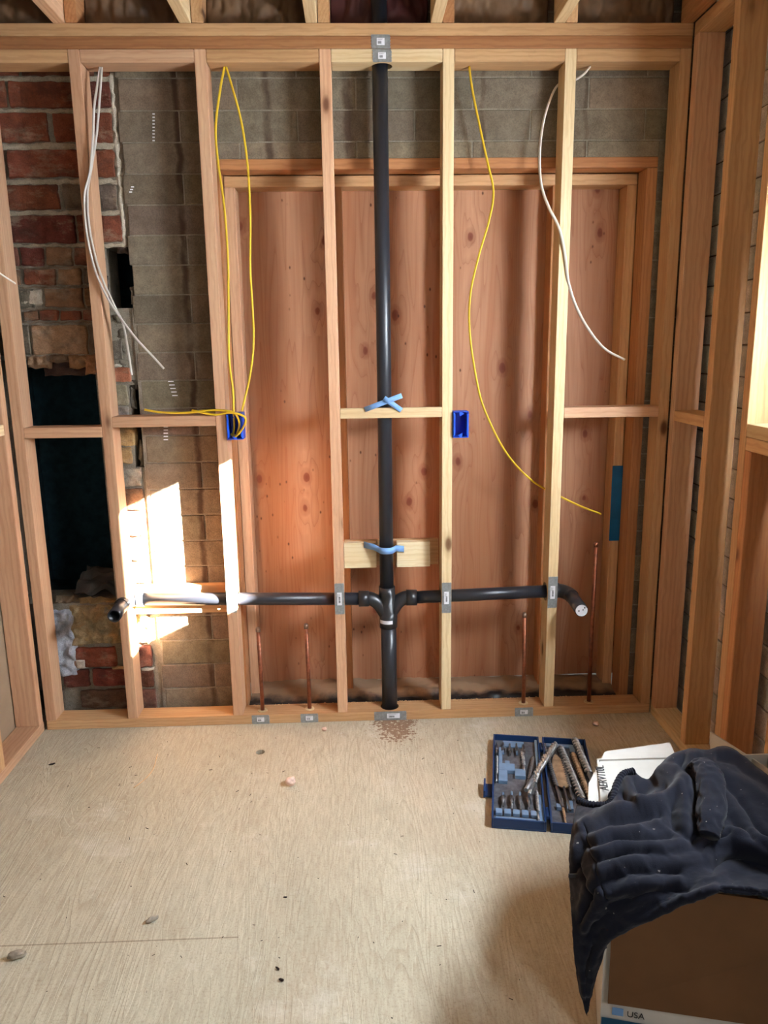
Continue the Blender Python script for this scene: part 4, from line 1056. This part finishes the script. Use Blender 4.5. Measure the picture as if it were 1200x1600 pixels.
for i in range(nu):
    c = []
    for j in range(nv):
        u, v = i/nu, j/nv; p = cols[i][j]; d = p-CAMLOC; dep = d.dot(CW)
        x, y = 600+FPX*d.dot(CR)/dep, 800-FPX*d.dot(CU)/dep
        wq = noise.noise_vector(Vector((x*.022, y*.022, 3)))*5
        h = folds(x+wq.x, y+wq.y)*(.74+.4*noise.noise(Vector((x*.02, y*.02, 7))))
        b = max(0, 1-abs(noise.noise(Vector((x*.016+y*.006, y*.030-x*.008, 4.2)))*2.6))**2*.003
        e = noise.noise(Vector((x*.09, y*.09, 9)))*.0012+noise.noise(Vector((x*.2, y*.28, 1)))*.0008
        edge = min(1, min(j, nv-1-j)/7+.2)*min(1, i/6+.15)
        c.append(bm.verts.new(p+nrm(i, j)*((h+b)*edge+e-.006)-J0))
    vs.append(c)
for i in range(nu-1):
    for j in range(nv-1): bm.faces.new((vs[i][j], vs[i+1][j], vs[i+1][j+1], vs[i][j+1])).smooth = True
bmesh.ops.recalc_face_normals(bm, faces=bm.faces)
o = link('jacket_body', bm, CLOTH, jk); md = o.modifiers.new('s', 'SOLIDIFY'); md.thickness = .007; md.offset = 0
def roll(name, pts, rads, seed, fl=.55, up=None):
    P_ = cr([U(x, y, Z=z)-J0 for x, y, z in pts], 16); R_ = []
    m = len(rads)-1
    for i in range(len(P_)):
        t = i/(len(P_)-1)*m; k = min(int(t), m-1); R_.append(rads[k]*(1-(t-k))+rads[k+1]*(t-k))
    bm = bmesh.new()
    sweep(bm, P_, R_, 40, flatn=fl, up=up, wrinkle=lambda a, b: .15*(1-abs(noise.noise(Vector((math.cos(b*6.283)*1.5+seed, math.sin(b*6.283)*1.5, a*11)))*2.4))+.03*noise.noise(Vector((b*12, a*30, seed))))
    bmesh.ops.recalc_face_normals(bm, faces=bm.faces)
    for f in bm.faces: f.smooth = True
    return link(name, bm, CLOTH, jk)
roll('sleeve', [(1082, 1200, .485), (1098, 1196, .505), (1108, 1212, .51), (1112, 1245, .50), (1110, 1280, .49), (1108, 1306, .478)], [.016, .026, .028, .028, .026, .018], 2.0, .6, (1, 0, 0))
# gathered elastic hem
P_ = cr([U(x, y, Z=z)-J0 for x, y, z in ((904, 1251, .424), (920, 1257, .430), (945, 1258, .438), (957, 1250, .444), (963, 1228, .452), (974, 1210, .458), (990, 1205, .460))], 22)
bm = bmesh.new(); sweep(bm, P_, [.0080+.0010*math.sin(i*1.35)+.0008*noise.noise(Vector((i*.4, 0, 0))) for i in range(len(P_))], 14)
bmesh.ops.recalc_face_normals(bm, faces=bm.faces); link('elastic_hem', bm, CLOTH, jk)
o = box('zipper_pull', (-.010, .010, -.0015, .0015, -.004, .004), INK, jk); o.location = U(896, 1371, Z=.385)-J0
# pocket zipper and pull
tube('zipper', [U(x, y, Z=z)-J0 for x, y, z in ((903, 1352, .392), (914, 1378, .378), (920, 1410, .345))], .0032, INK, jk, n=8, seg=8)

# ------------------------------------------------------------------ debris on the floor
def scrap(name, px, py, sx, sy, sz, rot, mat, label, cat='debris', lumpy=.35, seed=0):
    p = U(px, py, Z=0); bm = bmesh.new(); bmesh.ops.create_icosphere(bm, subdivisions=3, radius=1)
    for v in bm.verts:
        v.co *= 1+lumpy*noise.noise(v.co*1.7+Vector((seed, 0, 0))); v.co = Vector((v.co.x*sx, v.co.y*sy, (v.co.z+.8)*sz))
    zmin = min(v.co.z for v in bm.verts)
    for v in bm.verts: v.co.z -= zmin
    o = link(name, bm, mat, smooth=True); o.location = (p.x, p.y, 0.0003); o.rotation_euler = (0, 0, rot); return tag(o, label, cat)
scrap('wood_plug', 455, 1227, .018, .014, .014, .4, CORK, 'small pinkish wooden plug on the floor left of centre')
scrap('wood_plug', 507, 1142, .010, .008, .007, .4, CORK, 'tiny wooden plug near the bottom plate between the copper stubs')
scrap('wood_plug', 931, 1134, .012, .010, .008, .1, CORK, 'small wooden chip on the floor in the right corner')
scrap('rubble_chip', 238, 1440, .016, .007, .006, .6, STONE, 'curved grey rubble chip on the floor at lower left', seed=4)
scrap('rubble_chip', 27, 1497, .022, .010, .010, .2, STONE, 'larger grey rubble chip at the left edge of the floor', seed=6)
scrap('dark_scrap', 82, 1195, .012, .003, .003, .5, DARKCH, 'dark screw like scrap on the floor by the left wall plate')
scrap('dark_scrap', 440, 1533, .007, .003, .003, -.4, DARKCH, 'dark splinter on the floor near the bottom centre')
scrap('dark_scrap', 434, 1515, .007, .002, .003, -.7, DARKCH, 'second dark splinter just above the bottom centre one')
scrap('dark_scrap', 446, 1403, .006, .002, .002, 0, DARKCH, 'dark sliver on the floor below the drill hole')
o = tube('wood_splinter', [U(246, 1178, Z=.003), U(240, 1200, Z=.003), U(228, 1216, Z=.002), U(209, 1231, Z=.002)], .0012, CHIPM, n=6, seg=6); tag(o, 'long thin curved wood splinter on the floor at left', 'debris')
# small chips and sawdust nobody could count
bm = bmesh.new(); random.seed(3)
def chip(x, y, z, s, el=1.0):
    a = random.uniform(0, PI); c, d = math.cos(a), math.sin(a); h = s*.35
    q = [(-s*el, -s*.4), (s*el, -s*.3), (s*el*.8, s*.4), (-s*el, s*.3)]
    v0 = [bm.verts.new((x+u*c-w_*d, y+u*d+w_*c, z)) for u, w_ in q]; v1 = [bm.verts.new((x+u*c-w_*d, y+u*d+w_*c, z+h)) for u, w_ in q]
    bm.faces.new(v1)
    for k in range(4): bm.faces.new((v0[k], v0[(k+1) % 4], v1[(k+1) % 4], v1[k]))
for _ in range(420):
    x = random.uniform(-.45, 1.05); 
    if random.random() < .5: x = random.gauss(.15, .25)
    if not -.45 < x < 1.08: continue
    chip(x, random.uniform(.070, .0885), T+.0003, random.uniform(.0012, .0035))
o = link('sawdust', bm, CHIPM); tag(o, 'pale wood chips scattered along the back of the bottom plate', 'sawdust', kind='stuff')
bm = bmesh.new()
for _ in range(260):
    x, y = random.uniform(-1.15, .95), random.uniform(-1.75, -.03)
    if .35 < x and y < -.15: continue
    chip(x, y, .0003, random.uniform(.0008, .0026), random.choice((1, 1, 2.5)))
o = link('floor_grit', bm, DARKCH); tag(o, 'dark grit and slivers scattered over the subfloor', 'grit', kind='stuff')
# torn paper in the fireplace hole
bm = bmesh.new(); g = []
for i in range(15):
    c = []
    for j in range(11):
        u, v = i/14, j/10
        c.append(bm.verts.new((-1.16+.20*u+.03*v, .20+.10*v+.03*noise.noise(Vector((u*3, v*3, 1))), .475+.015+.085*v*(1-.3*u)+.030*noise.noise(Vector((u*4, v*4, 6))))))
    g.append(c)
for i in range(14):
    for j in range(10): bm.faces.new((g[i][j], g[i+1][j], g[i+1][j+1], g[i][j+1]))
o = link('torn_paper', bm, PAPERSC); md = o.modifiers.new('s', 'SOLIDIFY'); md.thickness = .0015; tag(o, 'crumpled torn paper lying in the dark fireplace hole', 'paper scrap')
